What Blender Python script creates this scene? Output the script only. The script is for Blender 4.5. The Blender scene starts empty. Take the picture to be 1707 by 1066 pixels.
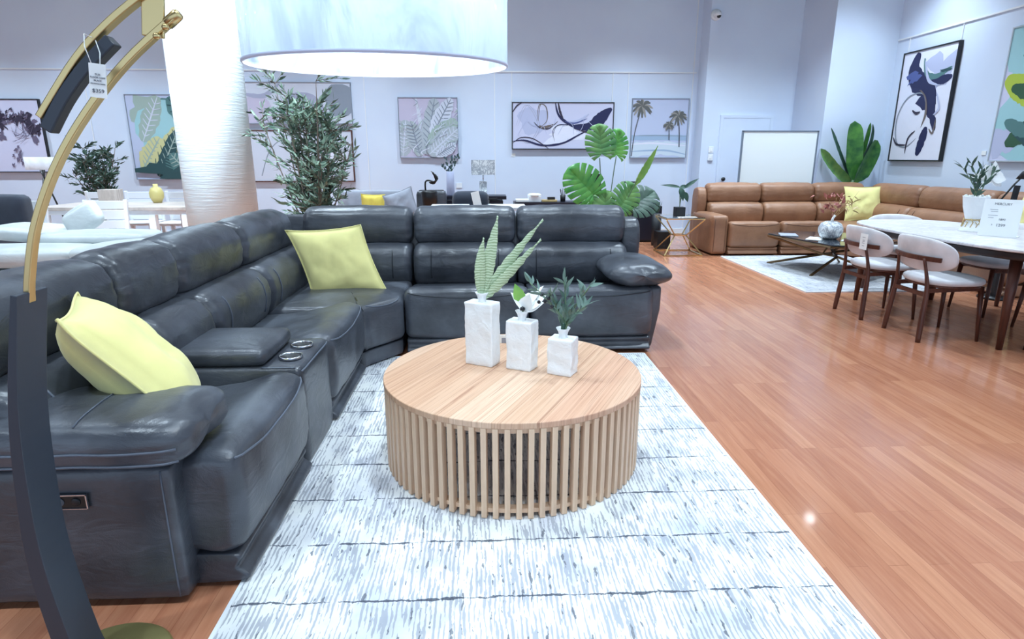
import bpy, bmesh, math, random
from math import sin, cos, pi, radians as R, sqrt, atan2, tan
from mathutils import Vector as V, Matrix as M4, noise

SC = bpy.context.scene
COL = SC.collection
# ---------------------------------------------------------------- camera
F_PX, PITCH, YAW = 1010.0, math.atan(271 / 1010.0), R(2.655)
cd = bpy.data.cameras.new('camera'); cam = bpy.data.objects.new('camera', cd); COL.objects.link(cam)
cam.location = (0, 0, 1.35); cam.rotation_euler = (pi / 2 - PITCH, 0, -YAW)
cd.sensor_fit = 'HORIZONTAL'; cd.sensor_width = 36.0; cd.lens = 36.0 * F_PX / 1707.0
cd.clip_start = 0.05; cd.clip_end = 80
SC.camera = cam
# ---------------------------------------------------------------- view, world, lights
SC.view_settings.view_transform = 'Standard'; SC.view_settings.look = 'None'
SC.view_settings.gamma = 1.0; SC.view_settings.exposure = 0.62
SC.view_settings.use_curve_mapping = False
w = bpy.data.worlds.new('ambient_fill'); SC.world = w; w.use_nodes = True  # added bluish ambient fill through the open front, no window behind it
w.node_tree.nodes['Background'].inputs[0].default_value = (0.58, 0.76, 1.0, 1)
w.node_tree.nodes['Background'].inputs[1].default_value = 1.0
CEIL = 4.5
def spot(x, y, e, size=104, z=CEIL - 0.05, col=(0.70, 0.86, 1.0), blend=1.0, rad=0.07, aim=None):
    l = bpy.data.lights.new('downlight_and_fill', 'SPOT'); l.energy = e; l.color = col
    l.spot_size = R(size); l.spot_blend = blend; l.shadow_soft_size = rad
    o = bpy.data.objects.new('downlight_and_fill', l); COL.objects.link(o); o.location = (x, y, z)
    if aim:
        o.rotation_euler = (V(aim) - V((x, y, z))).to_track_quat('-Z', 'Y').to_euler()
    return o
for ix in range(7):
    for iy in range(4):
        x = -8.6 + ix * 2.2; y = 0.6 + iy * 2.9
        if ix == 6 and iy == 3: continue
        spot(x, y, (150, 165, 240, 350)[iy])
for x in (0.9,): spot(x, 1.9, 150, 70)
spot(3.9, 8.7, 280); spot(5.4, 8.55, 240)
spot(-3.7, 4.3, 950, 34, aim=(-2.95, 7.0, 0.8), blend=0.7)  # added fill spot, whitens the lower part of the column
spot(-1.9, 4.5, 520, 50, aim=(-2.95, 7.0, 1.3), blend=0.7)  # second added fill spot, keeps the column bright higher up
for ix in range(3):  # broad overhead fill lights added for soft room light, not real fixtures
    l = bpy.data.lights.new('ceiling_fill', 'AREA'); l.shape = 'RECTANGLE'; l.size = 3.0; l.size_y = 5.0
    l.energy = 25; l.color = (0.70, 0.86, 1.0)
    o = bpy.data.objects.new('ceiling_fill', l); COL.objects.link(o); o.location = (-5 + ix * 4.6, 4.0, CEIL - 0.04)

# ---------------------------------------------------------------- materials
def srgb(c):
    return tuple(((v / 255.0) / 12.92 if v / 255.0 <= 0.04045 else ((v / 255.0 + 0.055) / 1.055) ** 2.4) for v in c)
class Mat:
    def __init__(s, name, col=(200, 200, 200), rough=0.5, metal=0.0, spec=0.5, coat=0.0, emit=None):
        s.m = bpy.data.materials.new(name); s.m.use_nodes = True; s.t = s.m.node_tree
        s.b = s.t.nodes['Principled BSDF']
        s.b.inputs['Base Color'].default_value = (*srgb(col), 1)
        s.b.inputs['Roughness'].default_value = rough; s.b.inputs['Metallic'].default_value = metal
        s.b.inputs['Specular IOR Level'].default_value = spec
        s.b.inputs['Coat Weight'].default_value = coat
        s.tc = None
    def n(s, kind, **kw):
        nd = s.t.nodes.new(kind)
        for k, v in kw.items(): setattr(nd, k, v)
        return nd
    def link(s, a, b): s.t.links.new(a, b); return s
    def coord(s, scale=(1, 1, 1), rot=(0, 0, 0), which='Object', loc=(0, 0, 0)):
        if not s.tc: s.tc = s.n('ShaderNodeTexCoord')
        mp = s.n('ShaderNodeMapping'); mp.inputs['Scale'].default_value = scale; mp.inputs['Rotation'].default_value = rot
        mp.inputs['Location'].default_value = loc
        s.link(s.tc.outputs[which], mp.inputs[0]); return mp.outputs[0]
    def noise(s, scale=5, detail=3, rough=0.5, vec=None, dist=0.0):
        nd = s.n('ShaderNodeTexNoise'); nd.inputs['Scale'].default_value = scale; nd.inputs['Detail'].default_value = detail
        nd.inputs['Roughness'].default_value = rough; nd.inputs['Distortion'].default_value = dist
        s.link(vec if vec else s.coord(), nd.inputs['Vector']); return nd.outputs['Fac']
    def ramp(s, fac, stops, interp='LINEAR'):
        r = s.n('ShaderNodeValToRGB'); r.color_ramp.interpolation = interp
        while len(r.color_ramp.elements) < len(stops): r.color_ramp.elements.new(0.5)
        for e, (p, c) in zip(r.color_ramp.elements, stops):
            e.position = p; e.color = (*srgb(c), 1) if len(c) == 3 else c
        s.link(fac, r.inputs[0]); return r.outputs[0]
    def mix(s, fac, a, b, mode='MIX'):
        m = s.n('ShaderNodeMix', data_type='RGBA', blend_type=mode)
        if isinstance(fac, (int, float)): m.inputs[0].default_value = fac
        else: s.link(fac, m.inputs[0])
        for i, c in ((6, a), (7, b)):
            if isinstance(c, tuple): m.inputs[i].default_value = (*srgb(c), 1)
            else: s.link(c, m.inputs[i])
        return m.outputs[2]
    def math(s, op, a, b=None, c=None):
        m = s.n('ShaderNodeMath', operation=op)
        for i, v in enumerate((a, b, c)):
            if v is None: continue
            if isinstance(v, (int, float)): m.inputs[i].default_value = v
            else: s.link(v, m.inputs[i])
        return m.outputs[0]
    def color(s, out): s.link(out, s.b.inputs['Base Color']); return s
    def bump(s, fac, strength=0.2, dist=0.01):
        b = s.n('ShaderNodeBump'); b.inputs['Strength'].default_value = strength; b.inputs['Distance'].default_value = dist
        s.link(fac, b.inputs['Height']); s.link(b.outputs[0], s.b.inputs['Normal']); return s
def plain(name, col, rough=0.5, **k): return Mat(name, col, rough, **k).m

def leather(name, base, light, dark, rough=0.36):
    m = Mat(name, base, rough, spec=0.6)
    n1 = m.noise(3.2, 4, 0.6); c = m.ramp(n1, [(0.3, dark), (0.52, base), (0.75, light)])
    m.color(c)
    v = m.n('ShaderNodeTexVoronoi'); v.inputs['Scale'].default_value = 240; m.link(m.coord(), v.inputs['Vector'])
    wr = m.noise(7, 3, 0.55, m.coord((1, 1, 2.2)), 1.2)
    h = m.math('ADD', m.math('MULTIPLY', v.outputs['Distance'], 0.05), m.math('MULTIPLY', wr, 1.0))
    m.bump(h, 0.35, 0.012)
    m.link(m.math('MULTIPLY_ADD', n1, 0.25, rough - 0.12), m.b.inputs['Roughness'])
    return m.m
MT = {}
MT['leather'] = leather('charcoal_leather', (70, 74, 82), (94, 100, 110), (48, 51, 58), 0.33)
MT['seam'] = plain('leather_seam_lit', (90, 97, 110), 0.5); MT['seamshade'] = plain('leather_seam_shaded', (34, 38, 46), 0.5)  # same piping: pale copy paints caught light, dark copy paints groove shade
MT['tan'] = leather('tan_leather', (146, 104, 76), (160, 118, 90), (128, 90, 66), 0.45)
MT['tanseam'] = plain('tan_seam', (96, 62, 42), 0.6)
MT['black'] = plain('black_plastic', (16, 17, 20), 0.4)
MT['blackmetal'] = plain('black_metal', (48, 56, 68), 0.42)
MT['gold'] = plain('brushed_brass', (206, 182, 130), 0.30, metal=1.0)
MT['basegold'] = plain('satin_brass_base', (176, 166, 112), 0.5, metal=0.8)
MT['darkbrass'] = plain('dark_bronze', (120, 98, 70), 0.35, metal=1.0)
MT['chrome'] = plain('chrome', (210, 212, 220), 0.15, metal=1.0)
MT['white'] = plain('white_paint', (232, 236, 240), 0.45)
MT['paper'] = plain('white_card', (240, 244, 244), 0.6)
MT['ink'] = plain('grey_ink', (96, 100, 110), 0.7)
MT['pot'] = plain('black_pot', (22, 26, 32), 0.5)
def wallmat():
    m = Mat('painted_wall', (214, 226, 244), 0.7, spec=0.25)
    n = m.noise(1.3, 3); m.color(m.ramp(n, [(0.3, (210, 221, 240)), (0.7, (216, 228, 244))]))
    m.bump(m.noise(160, 2), 0.04, 0.002); return m.m
MT['wall'] = wallmat()
MT['ceiling'] = plain('ceiling_paint', (70, 70, 78), 0.9)
def floormat():
    m = Mat('laminate_boards', (196, 132, 98), 0.22, spec=0.5, coat=0.3)
    br = m.n('ShaderNodeTexBrick'); br.offset = 0.37; br.offset_frequency = 2; br.squash = 1.0
    m.link(m.coord(rot=(0, 0, R(90))), br.inputs['Vector'])
    br.inputs['Scale'].default_value = 1.0; br.inputs['Brick Width'].default_value = 0.86; br.inputs['Row Height'].default_value = 0.072
    br.inputs['Mortar Size'].default_value = 0.0011; br.inputs['Mortar Smooth'].default_value = 0.6; br.inputs['Bias'].default_value = 0.0
    br.inputs['Color1'].default_value = (0, 0, 0, 1); br.inputs['Color2'].default_value = (1, 1, 1, 1); br.inputs['Mortar'].default_value = (0.4, 0.4, 0.4, 1)
    tone = m.ramp(br.outputs['Color'], [(0.0, (148, 90, 66)), (0.5, (172, 110, 82)), (1.0, (200, 142, 108))])
    gr = m.noise(3.0, 6, 0.62, m.coord((16, 0.9, 1)), 0.6)
    grc = m.ramp(gr, [(0.3, (132, 76, 54)), (0.5, (180, 120, 90)), (0.72, (210, 156, 120))])
    c = m.mix(0.42, tone, grc)
    patch = m.ramp(m.noise(0.35, 2), [(0.35, (188, 124, 94)), (0.65, (204, 142, 104))])
    c = m.mix(0.25, c, patch)
    c = m.mix(m.math('MULTIPLY', br.outputs['Fac'], 0.55), c, (120, 70, 50))
    m.color(c)
    m.link(m.math('MULTIPLY_ADD', gr, 0.16, 0.15), m.b.inputs['Roughness'])
    m.b.inputs['Coat Roughness'].default_value = 0.07
    m.bump(br.outputs['Fac'], -0.2, 0.001); return m.m
MT['floor'] = floormat()
def rugmat(name, warm=False):
    m = Mat(name, (230, 235, 240), 0.92, spec=0.1)
    sep = m.n('ShaderNodeSeparateXYZ'); m.link(m.coord(), sep.inputs[0]); X, Y = sep.outputs[0], sep.outputs[1]
    big = m.noise(1.6, 3, 0.55, m.coord((1.5, 1, 1)))
    blot = m.noise(5.0, 4, 0.6, m.coord((1.4, 1, 1), loc=(5, 2, 0)))
    wobx = m.noise(3.0, 3, 0.6, m.coord((1, 2.0, 1)))
    def yarn(pitch, brk_scale, lo, gain, ph):
        fx = m.math('FRACT', m.math('ADD', m.math('DIVIDE', X, pitch), m.math('MULTIPLY_ADD', wobx, 1.6, ph)))
        d = m.math('ABSOLUTE', m.math('SUBTRACT', fx, 0.5))
        br = m.noise(1.0, 3, 0.65, m.coord((0.9 / pitch, brk_scale, 1), loc=(ph * 9, 0, 0)))
        wdt = m.math('MULTIPLY', m.math('SUBTRACT', m.math('MULTIPLY_ADD', blot, 0.35, br), lo), gain)
        return m.math('LESS_THAN', d, wdt)
    k1 = yarn(0.0150, 7.0, 0.60, 2.2, 0.0); k2 = yarn(0.031, 12.0, 0.74, 1.8, 0.37)
    base = m.ramp(m.math('MULTIPLY_ADD', big, 0.6, m.math('MULTIPLY', blot, 0.4)), [(0.38, (236, 238, 234)), (0.52, (222, 224, 226)), (0.64, (192, 196, 208))])
    c = m.mix(m.math('MULTIPLY', k1, 0.72), base, (150, 154, 164))
    c = m.mix(m.math('MULTIPLY', k2, 0.8), c, (98, 102, 112))
    # worn cross lines every 0.294 m
    wob = m.math('ADD', m.math('MULTIPLY_ADD', m.noise(55, 3, 0.7), 0.016, -0.008), m.math('MULTIPLY_ADD', m.noise(7, 2), 0.03, -0.015))
    y = m.math('DIVIDE', m.math('ADD', Y, wob), 0.294)
    fr = m.math('ABSOLUTE', m.math('SUBTRACT', m.math('FRACT', y), 0.5))
    lw = m.math('MULTIPLY_ADD', m.noise(17, 3, 0.7, m.coord((1, 1, 1), loc=(9, 9, 0))), 0.085, -0.031)
    ln = m.math('LESS_THAN', fr, lw)
    c = m.mix(m.math('MULTIPLY', ln, 0.9), c, (70, 76, 90))
    if warm: c = m.mix(0.5, c, (150, 150, 156))
    m.color(c); m.bump(m.math('ADD', blot, m.noise(300, 2)), 0.25, 0.003); return m.m
MT['rug'] = rugmat('distressed_rug'); MT['rug2'] = rugmat('faded_rug', True)
def woodmat(name, a, b, c_, rot=0.0, scale=(22, 1.0, 1.0), plank=0.0, rough=0.42):
    m = Mat(name, b, rough, spec=0.4)
    vec = m.coord(scale, (0, 0, 0)) if not rot else None
    if rot:
        r0 = m.coord((1, 1, 1), (0, 0, rot)); mp = m.n('ShaderNodeMapping'); mp.inputs['Scale'].default_value = scale
        m.link(r0, mp.inputs[0]); vec = mp.outputs[0]
    g = m.noise(2.2, 6, 0.6, vec, 0.5)
    c = m.ramp(g, [(0.28, a), (0.5, b), (0.72, c_)])
    if plank:
        sp = m.n('ShaderNodeSeparateXYZ'); m.link(r0, sp.inputs[0])
        q = m.math('DIVIDE', sp.outputs[0], plank); idx = m.math('FLOOR', q)
        wn = m.n('ShaderNodeTexWhiteNoise', noise_dimensions='1D'); m.link(idx, wn.inputs['W'])
        tint = m.ramp(wn.outputs['Value'], [(0, (196, 150, 116)), (0.5, (232, 204, 176)), (1, (198, 142, 112))])
        c = m.mix(0.55, c, tint)
        g2 = m.noise(3.0, 5, 0.7, vec, 1.2)
        c = m.mix(m.ramp(g2, [(0.54, (0, 0, 0, 1)), (0.64, (1, 1, 1, 1))]), c, m.mix(0.62, c, (150, 98, 74)))
        e = m.math('LESS_THAN', m.math('FRACT', q), 0.012); c = m.mix(m.math('MULTIPLY', e, 0.5), c, (150, 104, 74))
    m.color(c); m.bump(g, 0.06, 0.002); return m.m
MT['ash_top'] = woodmat('ash_veneer_top', (170, 122, 94), (212, 172, 144), (232, 202, 176), rot=R(27), scale=(30, 0.30, 1), plank=0.165)
MT['ash'] = woodmat('ash_slats', (206, 170, 140), (226, 194, 164), (236, 208, 180), scale=(14, 14, 0.7))
MT['walnut'] = woodmat('walnut', (58, 30, 22), (84, 46, 34), (104, 62, 46), scale=(12, 12, 0.8), rough=0.35)
MT['darkwood'] = plain('espresso_wood', (38, 28, 28), 0.4)
MT['greywood'] = woodmat('weathered_wood', (150, 138, 130), (184, 172, 164), (214, 204, 198), scale=(2, 20, 1))
def fabric(name, col, rough=0.85, amt=0.92):
    m = Mat(name, col, rough, spec=0.15); d = tuple(v * amt for v in col)
    m.color(m.ramp(m.noise(8, 3), [(0.35, d), (0.65, col)]))
    m.b.inputs['Sheen Weight'].default_value = 0.25
    m.bump(m.math('ADD', m.noise(420, 2), m.math('MULTIPLY', m.noise(9, 3, 0.6, None, 0.8), 2.0)), 0.18, 0.004); return m.m
MT['yellow'] = fabric('yellow_cotton', (240, 232, 158), amt=0.96)
MT['yellow2'] = fabric('golden_cotton', (232, 208, 96))
MT['cream'] = fabric('pale_boucle', (226, 224, 228))
MT['greyfab'] = fabric('grey_fabric', (160, 164, 176)); MT['darkfab'] = fabric('charcoal_fabric', (56, 62, 74))
MT['whiteleather'] = leather('white_leather', (196, 202, 202), (208, 213, 212), (182, 188, 190), 0.45)
def ceramic():
    m = Mat('rough_white_ceramic', (240, 243, 244), 0.55)
    m.bump(m.noise(26, 5, 0.6, None, 0.6), 0.5, 0.01); return m.m
MT['ceramic'] = ceramic()
def marble(name, base=(236, 240, 242), vein=(150, 158, 170), scale=9):
    m = Mat(name, base, 0.3); n = m.noise(scale, 6, 0.65, None, 1.6)
    m.color(m.ramp(n, [(0.40, base), (0.5, vein), (0.56, base)])); return m.m
MT['marble'] = marble('veined_marble'); MT['tabletop'] = marble('pale_stone_top', (226, 222, 224), (204, 200, 204), 3)
def shade():
    m = Mat('translucent_linen_shade', (236, 244, 250), 0.22, spec=0.5)
    tr = m.n('ShaderNodeBsdfTranslucent'); tr.inputs[0].default_value = (0.86, 0.95, 1, 1)
    mx = m.n('ShaderNodeMixShader'); mx.inputs[0].default_value = 0.4
    out = m.t.nodes['Material Output']
    n = m.noise(3.5, 4, 0.6, m.coord((2.2, 2.2, 0.8)), 1.5)
    m.color(m.ramp(n, [(0.36, (150, 166, 196)), (0.50, (206, 220, 236)), (0.7, (222, 234, 242))]))
    m.bump(n, 0.5, 0.03)
    m.b.inputs['Coat Weight'].default_value = 0.8; m.b.inputs['Coat Roughness'].default_value = 0.08
    m.link(m.b.outputs[0], mx.inputs[1]); m.link(tr.outputs[0], mx.inputs[2]); m.link(mx.outputs[0], out.inputs[0]); return m.m
MT['shade'] = shade()
def glassm(name, col=(0.85, 0.95, 0.95)):
    m = Mat(name, (255, 255, 255), 0.02); m.b.inputs['Base Color'].default_value = (*col, 1)
    m.b.inputs['Transmission Weight'].default_value = 1.0; m.b.inputs['IOR'].default_value = 1.3; return m.m
MT['glass'] = glassm('clear_glass'); MT['darkglass'] = plain('smoked_glass', (40, 46, 54), 0.06)
def leafm(name, a, b, rough=0.45):
    m = Mat(name, a, rough, spec=0.4); m.color(m.ramp(m.noise(9, 3), [(0.3, a), (0.7, b)]))
    return m.m
MT['olive'] = leafm('olive_leaves', (84, 108, 92), (142, 164, 142)); MT['olivedark'] = leafm('dark_leaves', (42, 66, 56), (82, 108, 92))
MT['monstera'] = leafm('bright_monstera', (60, 144, 66), (116, 180, 84), 0.38); MT['monstera2'] = leafm('mid_monstera', (72, 128, 74), (120, 164, 90), 0.4)
MT['lime'] = leafm('young_leaf', (112, 168, 76), (150, 196, 96)); MT['banana'] = leafm('banana_leaf', (32, 86, 44), (84, 140, 60), 0.35)
MT['alocasia'] = leafm('alocasia_leaf', (34, 62, 52), (60, 92, 76), 0.35); MT['pale'] = leafm('pale_striped_leaf', (150, 176, 140), (198, 214, 186)); MT['sprig'] = leafm('grey_sprig_leaf', (72, 100, 92), (134, 160, 148))
def striped():
    m = Mat('ribbed_pale_leaf', (170, 192, 150), 0.5); wv = m.n('ShaderNodeTexWave'); wv.inputs['Scale'].default_value = 26; wv.inputs['Distortion'].default_value = 5.0; wv.bands_direction = 'Z'
    m.link(m.coord(), wv.inputs['Vector']); m.color(m.ramp(wv.outputs['Fac'], [(0.2, (150, 174, 134)), (0.8, (200, 216, 186))])); return m.m
MT['pale'] = striped()
MT['stem'] = plain('green_stem', (96, 124, 92), 0.6); MT['bark'] = plain('bark', (110, 98, 88), 0.8)
MT['eucalyptus'] = leafm('eucalyptus_leaf', (60, 88, 92), (96, 124, 132))
MT['petal'] = plain('white_petal', (246, 248, 246), 0.6); MT['berry'] = plain('black_olive', (24, 26, 34), 0.3)
MT['rust'] = leafm('dried_rust_leaf', (150, 84, 78), (188, 124, 112)); MT['straw'] = leafm('dried_straw', (176, 150, 100), (206, 180, 128))
MT['goldvase'] = plain('gold_glaze', (200, 186, 120), 0.35)
MT['lilac'] = plain('lilac_glaze', (176, 182, 208), 0.5)
MT['navybox'] = plain('navy_lacquer', (20, 22, 38), 0.4)
MT['board'] = plain('white_board', (242, 250, 252), 0.3); MT['boardframe'] = plain('grey_aluminium', (130, 142, 156), 0.4, metal=0.4)

# ---------------------------------------------------------------- mesh helpers
class MB:
    def __init__(s): s.v = []; s.f = []; s.mi = []; s.cur = 0
    def add(s, vs, fs):
        o = len(s.v); s.v += [tuple(v) for v in vs]; s.f += [[i + o for i in f] for f in fs]; s.mi += [s.cur] * len(fs)
    def box(s, c, d, rot=None):
        c = V(c); h = V(d) / 2; vs = []
        for x in (-1, 1):
            for y in (-1, 1):
                for z in (-1, 1):
                    p = V((x * h.x, y * h.y, z * h.z)); vs.append(c + (rot @ p if rot else p))
        s.add(vs, [(0, 1, 3, 2), (4, 6, 7, 5), (0, 4, 5, 1), (2, 3, 7, 6), (0, 2, 6, 4), (1, 5, 7, 3)]); return s
    def tube(s, pts, r, n=10, cap=True, flat=None):
        pts = [V(p) for p in pts]; rs = r if isinstance(r, (list, tuple)) else [r] * len(pts)
        vs = []; fs = []; prev = None
        for i, p in enumerate(pts):
            t = (pts[min(i + 1, len(pts) - 1)] - pts[max(i - 1, 0)]).normalized()
            if prev is None:
                a = V((0, 0, 1)) if abs(t.z) < 0.9 else V((1, 0, 0)); u = t.cross(a).normalized()
            else: u = (prev - t * prev.dot(t)).normalized()
            prev = u; w_ = t.cross(u)
            for k in range(n):
                a = 2 * pi * k / n; vs.append(p + (u * cos(a) + w_ * sin(a)) * rs[i])
        for i in range(len(pts) - 1):
            for k in range(n): fs.append((i * n + k, i * n + (k + 1) % n, (i + 1) * n + (k + 1) % n, (i + 1) * n + k))
        if cap: fs.append(tuple(range(n))[::-1]); fs.append(tuple((len(pts) - 1) * n + k for k in range(n)))
        s.add(vs, fs); return s
    def bar(s, pts, w_, t_, up=(0, 1, 0)):
        """square-section bar swept along pts; w_ across, t_ along up"""
        pts = [V(p) for p in pts]; up = V(up); vs = []; fs = []
        for i, p in enumerate(pts):
            t = (pts[min(i + 1, len(pts) - 1)] - pts[max(i - 1, 0)]).normalized()
            a = t.cross(up).normalized(); b = a.cross(t).normalized()
            ww = w_[i] if isinstance(w_, (list, tuple)) else w_
            for q in ((-1, -1), (1, -1), (1, 1), (-1, 1)): vs.append(p + a * q[0] * ww / 2 + b * q[1] * t_ / 2)
        for i in range(len(pts) - 1):
            for k in range(4): fs.append((i * 4 + k, i * 4 + (k + 1) % 4, (i + 1) * 4 + (k + 1) % 4, (i + 1) * 4 + k))
        fs.append((3, 2, 1, 0)); m = (len(pts) - 1) * 4; fs.append((m, m + 1, m + 2, m + 3)); s.add(vs, fs); return s
    def lathe(s, prof, c=(0, 0, 0), n=32, sq=None):
        vs = []; fs = []; c = V(c)
        for r, z in prof:
            for k in range(n):
                a = 2 * pi * k / n; vs.append(c + V((r * cos(a), r * sin(a), z)))
        for i in range(len(prof) - 1):
            for k in range(n): fs.append((i * n + k, i * n + (k + 1) % n, (i + 1) * n + (k + 1) % n, (i + 1) * n + k))
        shut = prof[0] == prof[-1]
        if prof[0][0] > 1e-4 and not shut: fs.append(tuple(range(n))[::-1])
        if prof[-1][0] > 1e-4 and not shut: fs.append(tuple((len(prof) - 1) * n + k for k in range(n)))
        s.add(vs, fs); return s
    def leaf(s, base, d, length, width, nrm=None, curl=0.15, seg=4, sh=0.5):
        base = V(base); d = V(d).normalized(); nrm = V(nrm) if nrm is not None else V((random.uniform(-1, 1), random.uniform(-1, 1), 1.0))
        side = d.cross(nrm); side = side.normalized() if side.length > 1e-3 else V((1, 0, 0)); up = side.cross(d)
        vs = [base]; fs = []
        for i in range(1, seg):
            t = i / seg; wd = width / 2 * sin(pi * t ** sh) ** 0.9 if sh != 0.5 else width / 2 * sin(pi * t ** 0.75)
            c = base + d * length * t - up * curl * length * t * t
            vs += [c - side * wd + up * wd * 0.25, c, c + side * wd + up * wd * 0.25]
        vs.append(base + d * length - up * curl * length)
        fs.append((0, 2, 1)); fs.append((0, 3, 2))
        for i in range(seg - 2):
            a = 1 + i * 3; b = a + 3; fs += [(a, a + 1, b + 1, b), (a + 1, a + 2, b + 2, b + 1)]
        l = len(vs) - 1; a = 1 + (seg - 2) * 3; fs += [(a, a + 1, l), (a + 1, a + 2, l)]
        s.add(vs, fs); return s
    def build(s, name, mats, parent=None, smooth=False, bevel=0.0, sub=0, recalc=True, solid=0.0, loc=None, mw=None):
        me = bpy.data.meshes.new(name); me.from_pydata(s.v, [], s.f); me.update()
        if recalc:
            bm = bmesh.new(); bm.from_mesh(me); bmesh.ops.recalc_face_normals(bm, faces=bm.faces[:]); bm.to_mesh(me); bm.free()
        ml = mats if isinstance(mats, (list, tuple)) else [mats]
        for m in ml: me.materials.append(MT[m] if isinstance(m, str) else m)
        if len(ml) > 1:
            for p, i in zip(me.polygons, s.mi): p.material_index = i
        if smooth:
            for p in me.polygons: p.use_smooth = True
        o = bpy.data.objects.new(name, me); COL.objects.link(o)
        if parent: o.parent = parent
        if loc: o.location = loc
        if mw is not None: o.matrix_world = mw
        if bevel:
            b = o.modifiers.new('bevel', 'BEVEL'); b.width = bevel; b.segments = 2; b.limit_method = 'ANGLE'; b.angle_limit = R(40)
        if sub:
            b = o.modifiers.new('sub', 'SUBSURF'); b.levels = sub; b.render_levels = sub
        if solid:
            b = o.modifiers.new('sol', 'SOLIDIFY'); b.thickness = solid; b.offset = 0
        return o
def tag(o, label, cat, group=None, kind=None):
    if label: o['label'] = label
    if cat: o['category'] = cat
    if group: o['group'] = group
    if kind: o['kind'] = kind
    return o
def thing(name, label, cat, loc=(0, 0, 0), rz=0.0, group=None):
    o = bpy.data.objects.new(name, None); COL.objects.link(o); o.location = loc; o.rotation_euler = (0, 0, rz)
    o.empty_display_size = 0.05; return tag(o, label, cat, group)
def struct(name, mb, mat, **k):
    o = mb.build(name, mat, **k); o['kind'] = 'structure'; return o
def copy_tree(o, parent=None):
    c = o.copy(); COL.objects.link(c); c.parent = parent
    for ch in o.children: copy_tree(ch, c)
    return c
def crom(pts, n, closed=True):
    """Catmull-Rom resample to n points"""
    P = [V(p) for p in pts]; m = len(P); out = []
    segs = m if closed else m - 1
    for j in range(n):
        t = j / n * segs if closed else j / (n - 1) * segs
        i = min(int(t), segs - 1); u = t - i
        g = (lambda k: P[k % m]) if closed else (lambda k: P[max(0, min(m - 1, k))])
        a, b, c, d = g(i - 1), g(i), g(i + 1), g(i + 2)
        out.append(0.5 * ((2 * b) + (c - a) * u + (2 * a - 5 * b + 4 * c - d) * u * u + (3 * b - a - 3 * c + d) * u ** 3))
    return out
def loft(prof, x0, x1, r=0.05, nx=26, npf=44, crown=0.0, wr=0.004, T=None, seed=0, pinch=0.0, shift=None):
    """extrude closed soft (y,z) profile from x0 to x1 with rounded ends, a mid crown and leather creases"""
    P = crom([(0, a, b) for a, b in prof], npf); c = sum(P, V()) / len(P)
    xs = []
    k = 7
    for i in range(k + 1): xs.append((x0 + r * (1 - cos(pi / 2 * i / k)), r * (1 - sin(pi / 2 * i / k))))
    for i in range(1, nx): xs.append((x0 + r + (x1 - x0 - 2 * r) * i / nx, 0.0))
    for i in range(k, -1, -1): xs.append((x1 - r * (1 - cos(pi / 2 * i / k)), r * (1 - sin(pi / 2 * i / k))))
    vs = []; fs = []; L = x1 - x0
    for x, ins in xs:
        u = (x - x0) / L * 2 - 1; cr = crown * (1 - u * u)
        edge = math.exp(-((1 - abs(u)) * L / 2) / 0.10)
        for p in P:
            d = p - c; l = d.length; q = c + d * max(0.02, (l - ins) / l) * (1 + cr / max(l, 0.05) * 0.6)
            nz = noise.noise(V((x * 9 + seed, q.y * 7, q.z * 7))) + 0.6 * edge * sin(p.z * 95 + 3 * noise.noise(V((x * 5, p.y * 9, seed))))
            q = q + d.normalized() * wr * nz
            v = V((x, q.y, q.z))
            if shift: v = shift(v)
            vs.append(T @ v if T else v)
    n = npf
    for i in range(len(xs) - 1):
        for k2 in range(n): fs.append((i * n + k2, i * n + (k2 + 1) % n, (i + 1) * n + (k2 + 1) % n, (i + 1) * n + k2))
    fs.append(tuple(range(n))[::-1]); m = (len(xs) - 1) * n; fs.append(tuple(m + q for q in range(n)))
    mb = MB(); mb.add(vs, fs); return mb
def softbox(c, d, r=0.04, b=(0, 0, 0), n=12, rot=None, wr=0.0, seed=0, fn=None):
    h = V(d) / 2; r = min(r, h.x * 0.99, h.y * 0.99, h.z * 0.99); c = V(c); idx = {}; mb = MB(); vs = []; fs = []
    g = [-1 + 2 * i / n for i in range(n + 1)]; g = [math.copysign(1 - (1 - abs(t)) ** 1.35, t) for t in g]
    def vid(p):
        k = tuple(round(t, 5) for t in p)
        if k in idx: return idx[k]
        P = V((p[0] * h.x, p[1] * h.y, p[2] * h.z))
        I = V([max(-(h[i] - r), min(h[i] - r, P[i])) for i in range(3)]); D = P - I
        q = I + D.normalized() * r if D.length > 1e-6 else P
        for i in range(3):
            j, l = (i + 1) % 3, (i + 2) % 3
            q[i] += b[i] * p[i] * (1 - p[j] ** 2) * (1 - p[l] ** 2)
        if wr: q += q.normalized() * wr * noise.noise(q * 9 + V((seed, 0, 0)))
        if fn: q = fn(q)
        idx[k] = len(vs); vs.append(c + (rot @ q if rot else q)); return idx[k]
    for ax in range(3):
        for sg in (-1, 1):
            for i in range(n):
                for j in range(n):
                    qd = []
                    for a, e in ((g[i], g[j]), (g[i + 1], g[j]), (g[i + 1], g[j + 1]), (g[i], g[j + 1])):
                        p = [0, 0, 0]; p[ax] = sg; p[(ax + 1) % 3] = a; p[(ax + 2) % 3] = e; qd.append(vid(p))
                    fs.append(qd)
    mb.add(vs, fs); return mb
def offset_poly(pts, d):
    n = len(pts); out = []
    for i in range(n):
        a, b, c = V(pts[i - 1]), V(pts[i]), V(pts[(i + 1) % n]); e1 = (b - a).normalized(); e2 = (c - b).normalized()
        n1 = V((-e1.y, e1.x)); n2 = V((-e2.y, e2.x)); nn = (n1 + n2).normalized(); k = max(0.5, nn.dot(n1)); out.append(b + nn * d / k)
    return out
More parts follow.
